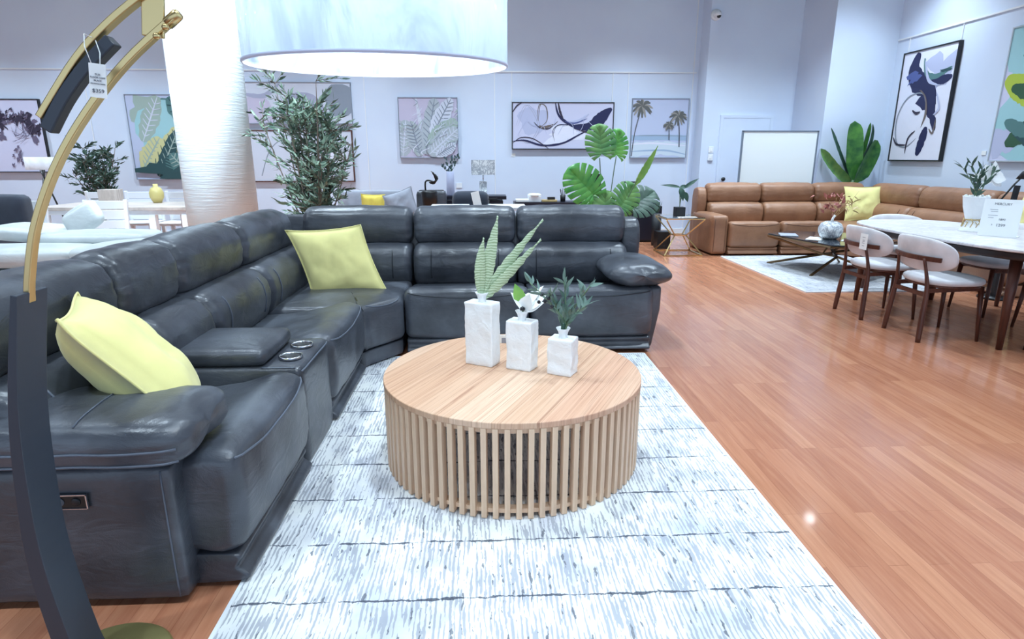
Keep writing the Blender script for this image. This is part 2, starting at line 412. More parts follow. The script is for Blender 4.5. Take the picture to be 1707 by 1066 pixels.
def slab(pts, z0, z1, r=0.01, bulge=0.0, mb=None, k=4, rings=4):
    """pts: ccw 2D outline; rounded top and bottom edges, optional domed top"""
    mb = mb or MB(); n = len(pts); L = []
    rb = min(r, (z1 - z0) / 2)
    for i in range(k + 1): a = pi / 2 * i / k; L.append((rb * (1 - sin(a)), z0 + rb * (1 - cos(a))))
    for i in range(k + 1): a = pi / 2 * i / k; L.append((rb * (1 - cos(a)), z1 - rb * (1 - sin(a))))
    vs = []
    for ins, z in L: vs += [(p.x, p.y, z) for p in offset_poly([V(p) for p in pts], ins)]
    top = offset_poly([V(p) for p in pts], rb); c = sum(top, V((0, 0))) / n
    for j in range(1, rings):
        t = j / rings; vs += [(p.x * (1 - t) + c.x * t, p.y * (1 - t) + c.y * t, z1 + bulge * (1 - (1 - t) ** 2)) for p in top]
    rows = len(L) + rings - 1; fs = []
    for i in range(rows - 1):
        for q in range(n): fs.append((i * n + q, i * n + (q + 1) % n, (i + 1) * n + (q + 1) % n, (i + 1) * n + q))
    vs.append((c.x, c.y, z1 + bulge)); l = len(vs) - 1
    for q in range(n): fs.append(((rows - 1) * n + q, (rows - 1) * n + (q + 1) % n, l))
    fs.append(tuple(range(n))[::-1]); mb.add(vs, fs); return mb
def ellipse(cx, cy, a, b, n=48, p=2.0, rz=0):
    out = []
    for i in range(n):
        t = 2 * pi * i / n; x = a * math.copysign(abs(cos(t)) ** (2 / p), cos(t)); y = b * math.copysign(abs(sin(t)) ** (2 / p), sin(t))
        out.append((cx + x * cos(rz) - y * sin(rz), cy + x * sin(rz) + y * cos(rz)))
    return out
def text_mesh(name, body, size, mw, parent, mat='ink', ext=0.0004, sx=1.0):
    cu = bpy.data.curves.new(name, 'FONT'); cu.body = body; cu.size = size; cu.extrude = ext; cu.align_x = 'CENTER'; cu.align_y = 'CENTER'; cu.resolution_u = 3
    t = bpy.data.objects.new(name + '_tmp', cu); COL.objects.link(t); bpy.context.view_layer.update()
    me = bpy.data.meshes.new_from_object(t.evaluated_get(bpy.context.evaluated_depsgraph_get()))
    bpy.data.objects.remove(t); me.name = name; me.materials.clear(); me.materials.append(MT[mat])
    o = bpy.data.objects.new(name, me); COL.objects.link(o); o.parent = parent; o.matrix_local = mw @ M4.Diagonal((sx, 1, 1, 1)); return o
#PART2
from mathutils.bvhtree import BVHTree
# ================================================================ SETTING
struct('floor', MB().box((-2.0, 3.2, -0.05), (20.0, 16.4, 0.1)), 'floor')
ceil_ = struct('ceiling', MB().box((-2.0, 3.2, CEIL + 0.06), (20.0, 16.4, 0.1)), 'ceiling')
lm_ = Mat('downlight_lens', (255, 255, 255), 0.4); lm_.b.inputs['Emission Color'].default_value = (0.85, 0.95, 1, 1); lm_.b.inputs['Emission Strength'].default_value = 60; MT['lens'] = lm_.m
for lx, ly in [(-8.44 + 2.2 * i, 0.6 + 2.9 * j) for i in range(7) for j in range(4) if (i, j) != (6, 3)] + [(5.4, 8.7)]:
    if True:
        MB().lathe([(0, -0.004), (0.075, -0.004), (0.075, 0), (0, 0)], n=20).build('recessed_light', 'lens', ceil_, loc=(lx, ly, CEIL + 0.008))
struct('wall_back', MB().box((-4.15, 11.0, 2.27), (15.7, 0.2, 4.54)), 'wall')
mb = MB()
pl = [(3.69, 10.9), (3.69, 10.5), (5.21, 10.5), (5.29, 9.66), (6.4, 9.66), (6.4, 11.2), (3.69, 11.2)]
n = len(pl); mb.add([(x, y, 0) for x, y in pl] + [(x, y, 4.54) for x, y in pl], [(i, (i + 1) % n, n + (i + 1) % n, n + i) for i in range(n)])
struct('wall_recess', mb, 'wall')
struct('wall_right', MB().box((6.4, 3.2, 2.27), (0.2, 12.93, 4.54)), 'wall')
struct('wall_left', MB().box((-12.05, 3.2, 2.27), (0.1, 16.2, 4.54)), 'wall')
def trim(i, c, d): struct('trim_%d' % i, MB().box(c, d), 'white', bevel=0.002)
# picture rail and slim panel battens
trim(1, (-4.15, 10.892, 2.735), (15.6, 0.016, 0.022))
for i, (x, z0, z1) in enumerate([(-6.5, 0, 2.73), (-5.05, 0, 2.73), (-1.97, 0, 2.73), (0.21, 0, 2.73), (0.5, 2.26, 2.73), (2.22, 2.26, 2.73), (2.49, 0, 2.73), (-8.3, 0, 2.73), (3.60, 0, 4.4)]):
    trim(2 + i, (x, 10.894, (z0 + z1) / 2), (0.014, 0.012, z1 - z0))
trim(12, (6.292, 3.4, 3.05), (0.016, 12.5, 0.022))
trim(13, (6.294, 8.35, 2.92), (0.012, 0.014, 0.24)); trim(14, (6.294, 9.38, 2.95), (0.012, 0.014, 0.2))
struct('baseboard_back', MB().box((-4.15, 10.89, 0.05), (15.6, 0.02, 0.1)), 'white')
# store room door in the projecting wall
d = thing('door_1', None, None, (4.43, 10.5, 0)); d['kind'] = 'structure'
MB().box((0, -0.012, 1.0), (0.80, 0.024, 1.98)).build('door_panel', 'wall', d, bevel=0.003)
f = MB(); f.box((-0.425, -0.014, 0.99), (0.05, 0.028, 1.98)).box((0.425, -0.014, 0.99), (0.05, 0.028, 1.98)).box((0, -0.014, 2.005), (0.9, 0.028, 0.05))
f.build('door_frame', 'wall', d)
MB().lathe([(0.0, 0.0), (0.022, 0.002), (0.024, 0.02), (0.033, 0.035), (0.033, 0.055), (0.018, 0.066), (0, 0.068)], n=20).build('door_knob', 'black', d, True, mw=M4.Translation((-0.337, -0.026, 0.985)) @ M4.Rotation(pi / 2, 4, 'X'))

# ================================================================ SEAM helper
def seam(mb, pts, d, name, parent, mat='seam', r=0.0042, off=0.002):
    bv = BVHTree.FromPolygons([V(v) for v in mb.v], mb.f); out = []; d = V(d).normalized()
    for p in pts:
        h = bv.ray_cast(V(p) - d * 1.0, d)
        if h[0] is not None: out.append(h[0] - d * off)
    if len(out) > 2:
        return MB().tube(out, r, 6).build(name, mat, parent, True)
SEAT = [(0.62, .30), (0.60, .385), (0.40, .405), (0.2, .435), (0.06, .472), (-.025, .462), (-.052, .42), (-.058, .30), (-.048, .18), (-.015, .125), (.08, .12), (.3, .2)]
HEAD = [(0.67, .70), (0.635, .76), (.63, .85), (.66, .93), (.74, .972), (.83, .965), (.88, .90), (.88, .75), (.80, .69)]
LUMB = [(.60, .36), (.525, .41), (.49, .52), (.505, .62), (.565, .685), (.66, .70), (.76, .69), (.78, .5), (.75, .36)]
KICK = [(0.0, .018), (-0.012, .07), (0.0, .118), (0.3, .12), (0.6, .118), (0.6, .018)]
def run_T(kind, off):
    if kind == 'south': return M4.Translation((0, off, 0))                                   # seats face -Y
    if kind == 'east': return M4(((0, -1, 0, off), (1, 0, 0, 0), (0, 0, 1, 0), (0, 0, 0, 1)))   # face +X, local x = world Y
    if kind == 'west': return M4(((0, 1, 0, off), (-1, 0, 0, 0), (0, 0, 1, 0), (0, 0, 0, 1)))   # face -X, local x = -world Y
def piece(prof, x0, x1, name, T, sofa, mat, seammat, crown=0.012, r=0.05, wr=0.0035, seams=(), seed=0):
    mb = loft(prof, x0, x1, r, crown=crown, wr=wr, T=T, seed=seed)
    o = mb.build(name, mat, sofa, True)
    for pts, d in seams:
        seam(mb, [T @ V(p) for p in pts], T.to_3x3() @ V(d), 'piping', o, seammat)
    return o
def smile(x0, x1, z_end, z_mid, y=0.0):
    return [(x0 + (x1 - x0) * i / 24, y, z_mid + (z_end - z_mid) * abs(i / 12 - 1) ** 2.2) for i in range(25)]
def vline(x, z0, z1): return [(x, 0.3, z0 + (z1 - z0) * i / 10) for i in range(11)]
def seat(x0, x1, T, sofa, mat, sm, seed=0):
    piece(SEAT, x0, x1, 'seat_cushion', T, sofa, mat, sm, 0.014, 0.055, 0.0045, [(smile(x0 + .03, x1 - .03, .448, .418), (0, 1, 0))], seed)
    piece(KICK, x0 + .01, x1 - .01, 'footrest_base', T, sofa, mat, sm, 0.0, 0.012, 0.0015, (), seed)
def backs(x0, x1, T, sofa, mat, sm, seed=0, two=True):
    w_ = x1 - x0; q = min(0.14, w_ * 0.2)
    piece(HEAD, x0, x1, 'headrest', T, sofa, mat, sm, 0.012, 0.06, 0.006, (), seed)
    piece(LUMB, x0, x1, 'backrest', T, sofa, mat, sm, 0.010, 0.055, 0.005, [(vline(x0 + q, .45, .66), (0, 1, 0)), (vline(x1 - q, .45, .66), (0, 1, 0))] if two else (), seed + 5)
def shell(x0, x1, T, sofa, mat, top=0.90, seed=0):
    P = [(.78, .03), (.76, .5), (.80, top - .03), (.86, top), (.93, top - .04), (.955, .5), (.955, .03)]
    loft(P, x0, x1, 0.02, nx=8, npf=36, wr=0.002, T=T, seed=seed).build('back_shell', mat, sofa, True)
def arm_pad(along, across_c, T2, sofa, mat, sm, half=0.2, zt=0.62, seams=True, seed=1, r=0.13, boxy=False):
    P = [(-half, zt - .10), (-half * .96, zt - .045), (-half * .55, zt - .005), (0, zt), (half * .55, zt - .008), (half * .95, zt - .05), (half * .97, zt - .11), (half * .5, zt - .145), (-half * .5, zt - .15)]
    if boxy: P = [(-half, zt - .095), (-half * 1.0, zt - .05), (-half * .82, zt - .012), (-half * .3, zt), (half * .3, zt), (half * .85, zt - .015), (half * .98, zt - .06), (half * .95, zt - .11), (half * .5, zt - .135), (-half * .5, zt - .135), (-half * .93, zt - .128)]
    mb = loft(P, along[0], along[1], r, crown=0.02, wr=0.007, T=T2, seed=seed, nx=22)
    o = mb.build('armrest', mat, sofa, True)
    return mb, o

# ================================================================ CHARCOAL SECTIONAL
sofa = thing('sectional_sofa', 'large charcoal leather corner recliner sofa with cup-holder console around the slatted coffee table', 'sofa', (-0.8, 4.1, 0))
sofa_parts0 = set(bpy.data.objects)
SR = M4.Translation((0.8, -4.1, 0))
inv = M4.Translation((0.8, -4.1, 0))
TR = inv @ run_T('south', 4.12); TL = inv @ run_T('east', -0.82)
LM, SM = 'leather', 'seamshade'
seat(-0.555, 0.31, TR, sofa, LM, SM, 1); seat(0.325, 1.185, TR, sofa, LM, SM, 2)
backs(-0.545, 0.25, TR, sofa, LM, SM, 3); backs(0.262, 1.12, TR, sofa, LM, SM, 4)
backs(-1.40, -0.56, TR, sofa, LM, SM, 5)
shell(-1.72, 1.10, TR, sofa, LM)
# side wing of the back beyond the last headrest
P = [(.70, .45), (.66, .62), (.66, .78), (.72, .865), (.82, .88), (.92, .84), (.955, .6), (.95, .05), (.78, .05)]
loft(P, 1.10, 1.245, 0.035, nx=5, wr=0.002, T=TR, seed=8).build('side_wing', LM, sofa, True)
# right arm
sb = softbox((0, 0, 0), (0.24, 0.80, 0.45), 0.03, (0.01, 0.012, 0), 12, None, 0.003, 3, lambda q: V((q.x - 0.055 * max(0, (-q.z + 0.05) / 0.28) * (1 if q.x > 0 else 0.2), q.y + 0.015 * sin((q.z + .2) * 7) * (q.y < 0), q.z)))
sb.v = [tuple(inv @ (V(v) + V((1.135, 4.52, 0.245)))) for v in sb.v]; sb.build('arm_panel', LM, sofa, True)
T2 = inv @ M4(((0, 1, 0, 1.10), (1, 0, 0, 4.04), (0, 0, 1, 0), (0, 0, 0, 1)))
mb, o = arm_pad((0, 0.74), 0, T2, sofa, LM, SM, 0.215, 0.625, seed=6)
SM = 'seam'
# left run: near recliner, console, second recliner
seat(1.71, 2.485, TL, sofa, LM, SM, 9)
seat(2.965, 3.765, TL, sofa, LM, SM, 10)
backs(1.66, 2.44, TL, sofa, LM, SM, 11); backs(2.455, 2.94, TL, sofa, LM, SM, 12, False); backs(2.955, 3.74, TL, sofa, LM, SM, 13); backs(3.755, 4.72, TL, sofa, LM, SM, 14)
shell(1.66, 5.05, TL, sofa, LM)
# corner wedge seat
cw = [(-1.42, 3.78), (-0.765, 3.78), (-0.745, 3.82), (-0.56, 4.06), (-0.56, 4.68), (-1.42, 4.68)]
cwr = []
for i in range(len(cw)):
    a, b = V(cw[i]), V(cw[(i + 1) % len(cw)])
    for k in range(10): cwr.append(tuple(a + (b - a) * k / 10))
s1 = slab(cwr, 0.125, 0.425, 0.05, 0.03); s1.v = [tuple(inv @ (V(v) + noise.noise_vector(V(v) * 7) * 0.004)) for v in s1.v]
o = s1.build('seat_cushion', LM, sofa, True)
seam(s1, [inv @ V((-0.745 + 0.185 * t / 12, 3.82 + 0.24 * t / 12, 0.40 + 0.02 * abs(t / 6 - 1) ** 2)) for t in range(13)], (-0.79, 0.61, 0), 'piping', o, SM)
s2 = slab([(x * 0.995 + (0 if x < -1 else -.02), y + .015) for x, y in cwr], 0.018, 0.118, 0.012); s2.v = [tuple(inv @ V(v)) for v in s2.v]; s2.build('footrest_base', LM, sofa, True)
# console
cb = softbox((0, 0, 0), (0.62, 0.465, 0.465), 0.03, (0.004, 0, 0.004), 12, None, 0.002, 4); cb.v = [tuple(inv @ (V(v) + V((-1.10, 2.725, 0.245)))) for v in cb.v]
cons = cb.build('console', LM, sofa, True)
lb = softbox((0, 0, 0), (0.42, 0.40, 0.075), 0.03, (0.006, 0.004, 0.012), 14, None, 0.002, 5)
lb.v = [tuple(inv @ (V(v) + V((-1.155, 2.70, 0.515)))) for v in lb.v]; lb.build('console_lid', LM, cons, True)
for yy in (2.625, 2.80):
    MB().lathe([(0.044, -0.003), (0.045, 0.008), (0.050, 0.009), (0.052, 0.005), (0.052, -0.003), (0.044, -0.003)], n=40).build('cup_holder', 'chrome', cons, True, mw=inv @ M4.Translation((-0.872, yy, 0.484)))
    MB().lathe([(0.0, 0.0), (0.0445, 0.0), (0.0445, 0.004), (0, 0.004)], n=36).build('cup_well', 'black', cons, True, mw=inv @ M4.Translation((-0.872, yy, 0.4825)))
seam(cb, [inv @ V((-0.96 + 0.14 * t / 8, 2.505, 0.5)) for t in range(9)], (0, 0, -1), 'piping', cons, SM)
seam(cb, [inv @ V((-0.802, 2.51 + 0.43 * t / 12, 0.456)) for t in range(13)], (-1, 0, 0), 'piping', cons, SM)
# near arm
sb = softbox((0, 0, 0), (0.90, 0.26, 0.455), 0.022, (0.0, 0.006, 0), 14, None, 0.003, 7)
sb.v = [tuple(inv @ (V(v) + V((-1.378, 1.77, 0.245)))) for v in sb.v]; ap = sb.build('arm_panel', LM, sofa, True)
seam(sb, [inv @ V((-0.955, 1.6, 0.03 + 0.43 * t / 10)) for t in range(11)], (0, 1, 0), 'piping', ap, SM, 0.003)
cp = MB().box((0, 0, 0), (0.155, 0.008, 0.046)).build('control_panel', 'black', ap, bevel=0.003, mw=inv @ M4.Translation((-1.245, 1.632, 0.377)))
fr = MB(); fr.box((0, -0.003, 0.022), (0.158, 0.006, 0.003)).box((0.0775, -0.003, 0), (0.003, 0.006, 0.046)).box((0, -0.003, -0.022), (0.158, 0.006, 0.0015))
fr.build('panel_rim', 'chrome', ap, mw=inv @ M4.Translation((-1.245, 1.63, 0.377)))
for xx in (-0.048, 0.0, 0.046):
    MB().lathe([(0, 0.002), (0.010, 0.002), (0.013, 0.0), (0.013, -0.002), (0, -0.002)], n=20).build('panel_button', 'ink' if xx == 0 else 'pot', ap, True, mw=inv @ M4.Translation((-1.245 + xx, 1.626, 0.377)) @ M4.Rotation(pi / 2, 4, 'X'))
T2 = inv @ M4(((-1, 0, 0, -0.853), (0, 1, 0, 1.785), (0, 0, 1, 0), (0, 0, 0, 1)))
mb, o = arm_pad((0, 0.98), 0, T2, sofa, LM, SM, 0.185, 0.625, seed=9, r=0.085, boxy=True)
for zz in (0.545, 0.505):
    seam(mb, [inv @ V((-0.885 - 0.93 * t / 30, 1.7, zz)) for t in range(31)], (0, 1, 0), 'piping', o, SM)
seam(mb, [inv @ V((-1.16, 1.62 + 0.3 * t / 14, 0.6)) for t in range(15)], (0, 0, -1), 'piping', o, SM, 0.0025)
bb = MB().box((0.15, 0.40, 0.01), (0, 0, 0)); 

# ================================================================ PILLOWS
def pillow(name, label, P, e1, e2, h, th, mat='yellow', seed=0, n=26, group=None, h2=None, ortho=True):
    e1 = V(e1).normalized(); e2 = V(e2)
    if ortho: e2 = e2 - e1 * e2.dot(e1)
    e2 = e2.normalized(); e3 = e1.cross(e2).normalized(); h2 = h2 or h
    mb = MB(); vs = []; fs = []
    for sgn in (1, -1):
        o = len(vs)
        for i in range(n + 1):
            for j in range(n + 1):
                u = -1 + 2 * i / n; v = -1 + 2 * j / n
                t = th * ((1 - u ** 4) * (1 - v ** 4)) ** 0.55 * (0.75 + 0.25 * (1 - u * u) * (1 - v * v))
                x = u * h * (1 - 0.075 * (1 - v * v)); y = v * h2 * (1 - 0.075 * (1 - u * u))
                nz = noise.noise(V((u * 2.2 + seed, v * 2.2, sgn))) * 0.02 + noise.noise(V((u * 7 + seed, v * 5, sgn * 3))) * 0.005
                t += nz * (1 - u * u) * (1 - v * v) * 2
                cr = (abs(u * v)) ** 6; bend = 0.02 * sin(u * 3 + seed) * abs(v)
                vs.append(e1 * x + e2 * y + e3 * (sgn * t / 2 + bend * cr))
        for i in range(n):
            for j in range(n):
                a = o + i * (n + 1) + j; fs.append((a, a + 1, a + n + 2, a + n + 1))
    mb.add(vs, fs); t = thing(name, label, 'pillow', P, 0, group)
    o = mb.build('cover', mat, t, True)
    wd = o.modifiers.new('weld', 'WELD'); wd.merge_threshold = 0.0005
    rim = []
    for k in range(4):
        for q in range(n):
            s_ = -1 + 2 * q / n; u, v = [(s_, -1), (1, s_), (-s_, 1), (-1, -s_)][k]
            rim.append(e1 * u * h * (1 - 0.075 * (1 - v * v)) * 1.008 + e2 * v * h2 * (1 - 0.075 * (1 - u * u)) * 1.008 + e3 * 0.02 * sin(u * 3 + seed) * abs(v) * abs(u * v) ** 6)
    rim.append(rim[0]); MB().tube(rim, 0.0045, 6, cap=False).build('piping', mat, t, True)
    return t
pillow('throw_pillow', 'pale yellow square cushion propped against the near arm of the charcoal sofa', (-1.185, 2.01, 0.66), (.454, -.89, .035), (-.552, -.25, .796), 0.24, 0.23, seed=1, h2=0.28)
pillow('throw_pillow', 'pale yellow square cushion leaning in the corner of the charcoal sofa', (-1.045, 4.33, 0.625), (1, .02, .07), (-.40, .26, 1), 0.262, 0.15, seed=4, ortho=False)

# ================================================================ RUG + COFFEE TABLE
def rug(name, label, x0, x1, y0, y1, mat, extra=None):
    t = thing(name, label, 'rug', ((x0 + x1) / 2, 0, 0))
    cx = (x0 + x1) / 2
    o = MB().box((0, (y0 + y1) / 2, 0.006), (x1 - x0 - .01, y1 - y0 - .01, 0.010)).build('pile', mat, t, bevel=0.003)
    b = MB(); hx = (x1 - x0) / 2
    b.box((-hx, (y0 + y1) / 2, 0.006), (0.012, y1 - y0, 0.011)).box((hx, (y0 + y1) / 2, 0.006), (0.012, y1 - y0, 0.011)).box((0, y0, 0.006), (x1 - x0, 0.012, 0.011)).box((0, y1, 0.006), (x1 - x0, 0.012, 0.011))
    b.build('binding', 'white', t); return t
rug('area_rug', 'large white and grey streaked rug under the round slatted coffee table', -0.80, 1.12, 0.75, 4.03, 'rug')
TC = (0.122, 2.607)
ct = thing('coffee_table', 'low round pale ash coffee table with vertical slatted drum base', 'table', (TC[0], TC[1], 0.012))
slab(ellipse(0, 0, 0.5775, 0.5775, 128), 0.375, 0.4005, 0.004, rings=3).build('tabletop', 'ash_top', ct)
b = MB(); b.lathe([(0.525, 0.018), (0.558, 0.018), (0.558, 0.036), (0.525, 0.036), (0.525, 0.018)], n=96); b.build('base_ring', 'ash', ct)
b = MB(); b.lathe([(0.525, 0.35), (0.558, 0.35), (0.558, 0.376), (0.525, 0.376), (0.525, 0.35)], n=96); b.build('top_ring', 'ash', ct)
NS = 80
s0 = None
for k in range(NS):
    a = 2 * pi * k / NS
    if s0 is None:
        s0 = MB().box((0, 0, 0.188), (0.030, 0.0215, 0.374)).build('slat', 'ash', ct, bevel=0.0015); o = s0
    else:
        o = s0.copy(); COL.objects.link(o); o.parent = ct
    o.location = (0.5605 * cos(a), 0.5605 * sin(a), 0); o.rotation_euler = (0, 0, a)
ZT = 0.4125
# white bottle vases
def bottle(name, label, x, y, wdt, dep, hgt, rz, seed):
    t = thing(name, label, 'vase', (x, y, ZT), rz)
    sb = softbox((0, 0, hgt / 2), (wdt, dep, hgt), 0.006, (0, 0, 0), 22, None, 0, 0, lambda q: V((q.x + 0.0045 * noise.noise(q * 20 + V((seed, 0, 0))) + 0.002 * noise.noise(q * 70), q.y + 0.0045 * noise.noise(q * 20 + V((0, seed, 0))), q.z * (1 - 0.0 * q.x))))
    zmin = min(v[2] for v in sb.v); sb.v = [(v[0], v[1], v[2] - zmin) for v in sb.v]
    sb.build('body', 'ceramic', t, True)
    MB().lathe([(0.019, hgt - 0.012), (0.018, hgt + 0.008), (0.022, hgt + 0.026), (0.032, hgt + 0.044), (0.028, hgt + 0.044), (0.017, hgt + 0.022), (0.014, hgt + 0.0), (0, hgt - 0.005)], n=24).build('neck', 'ceramic', t, True)
    return t
bottle('bottle_vase', 'tallest rough white square bottle vase on the slatted coffee table', -0.012, 2.705, 0.142, 0.085, 0.298, R(-29), 1)
bottle('bottle_vase', 'middle-height rough white square bottle vase on the slatted coffee table', 0.168, 2.632, 0.125, 0.085, 0.228, R(-27), 5)
bottle('bottle_vase', 'shortest rough white square bottle vase on the slatted coffee table', 0.345, 2.557, 0.115, 0.09, 0.166, R(-28), 9)
random.seed(5)
def blade(mb, base, pts_w, side):
    """ribbon leaf through (point, width) with folded midrib"""
    vs = []; fs = []; side = V(side).normalized()
    for i, (p, w_) in enumerate(pts_w):
        p = V(p); z = 0.012 * (w_ / 0.06); wob = 0.004 * sin(i * 2.1)
        vs += [p - side * w_ / 2 + V((0, -z, wob)), p, p + side * w_ / 2 + V((0, -z, -wob))]
    for i in range(len(pts_w) - 1):
        a = i * 3; fs += [(a, a + 1, a + 4, a + 3), (a + 1, a + 2, a + 5, a + 4)]
    mb.add(vs, fs)
def blade_curve(mb, p0, p1, p2, wmax, side, n=22):
    p0, p1, p2 = V(p0), V(p1), V(p2); L = []
    for i in range(n + 1):
        t = i / n; p = p0 * (1 - t) ** 2 + p1 * 2 * t * (1 - t) + p2 * t * t
        w_ = wmax * (sin(pi * min(1, t * 1.02) ** 0.85) ** 0.8) * (1 - 0.08 * (i % 2)) if 0 < t < 1 else 0.006
        L.append((p, max(0.005, w_)))
    blade(mb, p0, L, side)
t = thing('faux_leaf_spray', 'long pale green ribbed leaves standing in the tallest white bottle vase', 'leaves', (-0.012, 2.705, ZT + 0.30))
for k, (a, b_, wd, m, sd) in enumerate([((-0.02, 0, .16), (0.012, 0, 0.29), 0.052, 'pale', (1, .2, 0)), ((0.03, .01, .18), (0.075, 0.01, 0.385), 0.062, 'pale', (1, -.1, 0)), ((0.07, 0, .13), (0.275, -0.01, 0.37), 0.048, 'pale', (.75, 0, -.65)), ((0.09, -.02, .10), (0.265, -0.03, 0.285), 0.045, 'pale', (.7, 0, -.7))]):
    mb = MB(); blade_curve(mb, (0, 0, 0.0), a, b_, wd, sd); mb.build('leaf', m, t, True, recalc=False, solid=0.0015)
def rosette_plant(t, base, stems, leaf_l, leaf_w, mat, count, spread, stemmat='stem', seed=0, curl=0.2, tipb=True):
    random.seed(seed); lv = MB(); st = MB()
    for s in stems:
        P = [V(base) + V(p) for p in s]; st.tube(crom(P, 8, False), [0.0035 * (1 - 0.06 * i) for i in range(8)], 6)
        C = crom(P, 20, False)
        for k in range(count):
            i = min(19, int(4 + 16 * (k + 0.5) / count)); p = C[i]; d = (C[min(19, i + 1)] - C[i - 1]).normalized()
            r = V((random.uniform(-1, 1), random.uniform(-1, 1), random.uniform(-.4, .7)))
            dd = (d * 0.8 + r * spread).normalized()
            lv.leaf(p, dd, leaf_l * random.uniform(.7, 1.15), leaf_w * random.uniform(.8, 1.15), r.cross(d), curl, 4)
    st.build('stem', stemmat, t, True); lv.build('foliage', mat, t, True, recalc=False)
t = thing('olive_sprig', 'grey-green olive sprig with narrow leaves standing in the shortest white bottle vase', 'plant', (0.345, 2.557, ZT + 0.165))
rosette_plant(t, (0, 0, 0), [[(0, 0, 0), (0.0, 0, .08), (-0.06, 0, .16), (-.15, 0, .25)], [(0, 0, 0), (0.01, 0, .09), (0.01, .02, .17), (.0, .01, .25)], [(0, 0, 0), (0.02, 0, .09), (0.06, 0, .16), (.11, 0, .23)], [(0, 0, 0), (0.0, 0.02, .08), (-0.03, 0.02, .14), (-.06, -.02, .2)], [(0, 0, 0), (0.02, -.02, .08), (0.05, -.03, .12), (.09, -.03, .15)]], 0.066, 0.016, 'sprig', 22, 0.85, seed=3)
MB().lathe([(0.006, 0.02), (0.011, 0.035), (0.010, 0.06), (0.006, 0.07)], n=10).build('green_wrap', 'alocasia', t, True)
ob = MB()
for p in ((-.10, -.02, .20), (-.085, -.02, .17), (-.07, -.03, .185), (-.055, -.03, .15), (-.11, -.01, .165)): ob.lathe([(0, -0.009), (0.006, -0.006), (0.008, 0), (0.006, 0.006), (0, 0.009)], p, 10)
ob.build('olives', 'berry', t, True)
t = thing('white_flower', 'white fabric magnolia bloom with one green leaf in the middle white bottle vase', 'flower', (0.168, 2.632, ZT + 0.23))
MB().tube([(0, 0, -0.03), (0, 0, .03), (0.01, 0, .06)], 0.004, 8).build('stem', 'stem', t, True)
pt = MB(); random.seed(2)
for a, l, wd, up in ((2.6, .085, .07, 1.6), (1.0, .09, .075, 1.3), (0.1, .10, .08, .9), (-.6, .08, .06, .5), (1.9, .075, .07, 2.2), (-2.4, .06, .05, 1.2), (0.6, .12, .05, 1.4), (-1.4, .07, .07, 1.0)):
    pt.leaf((0.01, 0, .045), (cos(a), sin(a) * .5, up), l * 1.15, wd, (-cos(a), -.8, .5), 0.25, 5)
pt.build('petals', 'petal', t, True, recalc=False)
lf = MB(); lf.leaf((0, 0, .07), (-.35, 0, 1), .10, .055, (0, -1, 0.2), 0.1, 5); lf.build('leaf', 'lime', t, True, recalc=False)
cn = MB(); cn.lathe([(0, 0), (0.012, 0.004), (0.012, 0.014), (0, 0.022)], (0.0, -0.02, .045), 12); cn.build('flower_centre', 'berry', t, True)
t = thing('price_tag_card', 'small white ticket with grey patch standing behind the gap between the two taller vases', 'tag', (0.10, 3.02, ZT), R(0))
MB().box((0, 0, 0.022), (0.06, 0.004, 0.044)).build('card', 'paper', t); MB().box((0, -0.0025, 0.014), (0.028, 0.001, 0.028)).build('grey_patch', 'greyfab', t)

# ================================================================ ARC LAMP
lamp = thing('arc_floor_lamp', 'tall curved arc floor lamp with brass arms, black post and large glowing drum shade', 'lamp', (-1.04, 1.39, 0))
def L_(p): return (p[0] + 1.04, p[1] - 1.39, p[2])
MB().lathe([(0, 0.0), (0.165, 0.0), (0.166, 0.012), (0.158, 0.020), (0, 0.022)], n=64).build('base', 'basegold', lamp, True)
PC = crom([(-1.085, 1.4, .018), (-1.101, 1.4, .1), (-1.124, 1.4, .354), (-1.116, 1.4, .578), (-1.09, 1.4, .80), (-1.036, 1.4, 1.055)], 26, False)
MB().bar([L_(p) for p in PC], [0.058 - 0.044 * i / 25 for i in range(26)], 0.10).build('post', 'blackmetal', lamp, bevel=0.002)
A1 = crom([(-1.040, 1.4, 1.03), (-1.028, 1.4, 1.09), (-.991, 1.4, 1.205), (-.921, 1.4, 1.335), (-.833, 1.4, 1.449), (-.737, 1.4, 1.546), (-.632, 1.4, 1.628)], 30, False)
MB().bar([L_(p) for p in A1], 0.014, 0.022).build('lower_arm', 'gold', lamp, bevel=0.002)
A2 = crom([(-.936, 1.4, 1.432), (-.847, 1.4, 1.540), (-.776, 1.4, 1.606), (-.689, 1.4, 1.668), (-.56, 1.4, 1.745), (-.40, 1.4, 1.81), (-.2175, 1.4, 1.845)], 36, False)
MB().bar([L_(p) for p in A2], 0.014, 0.024).build('upper_arm', 'gold', lamp, bevel=0.002)
SLV = crom([(-.925, 1.4, 1.405), (-.88, 1.4, 1.468), (-.825, 1.4, 1.528), (-.762, 1.4, 1.583)], 14, False)
MB().bar([L_(p) for p in SLV], 0.026, 0.030).build('counterweight', 'blackmetal', lamp, bevel=0.003)
pb = MB().box(L_((-.672, 1.4, 1.650)), (0.045, 0.008, 0.12), M4.Rotation(R(8), 3, 'Y')); pb.build('clamp_plate', 'gold', lamp, bevel=0.002)
for p in ((-.665, 1.385, 1.590), (-.645, 1.385, 1.607)):
    MB().lathe([(0, 0), (0.007, 0), (0.007, 0.016), (0.004, 0.02), (0, 0.02)], n=14).build('clamp_screw', 'gold', lamp, True, mw=M4.Translation(L_(p)) @ M4.Rotation(R(100), 4, 'X') @ M4.Rotation(R(20), 4, 'Y'))
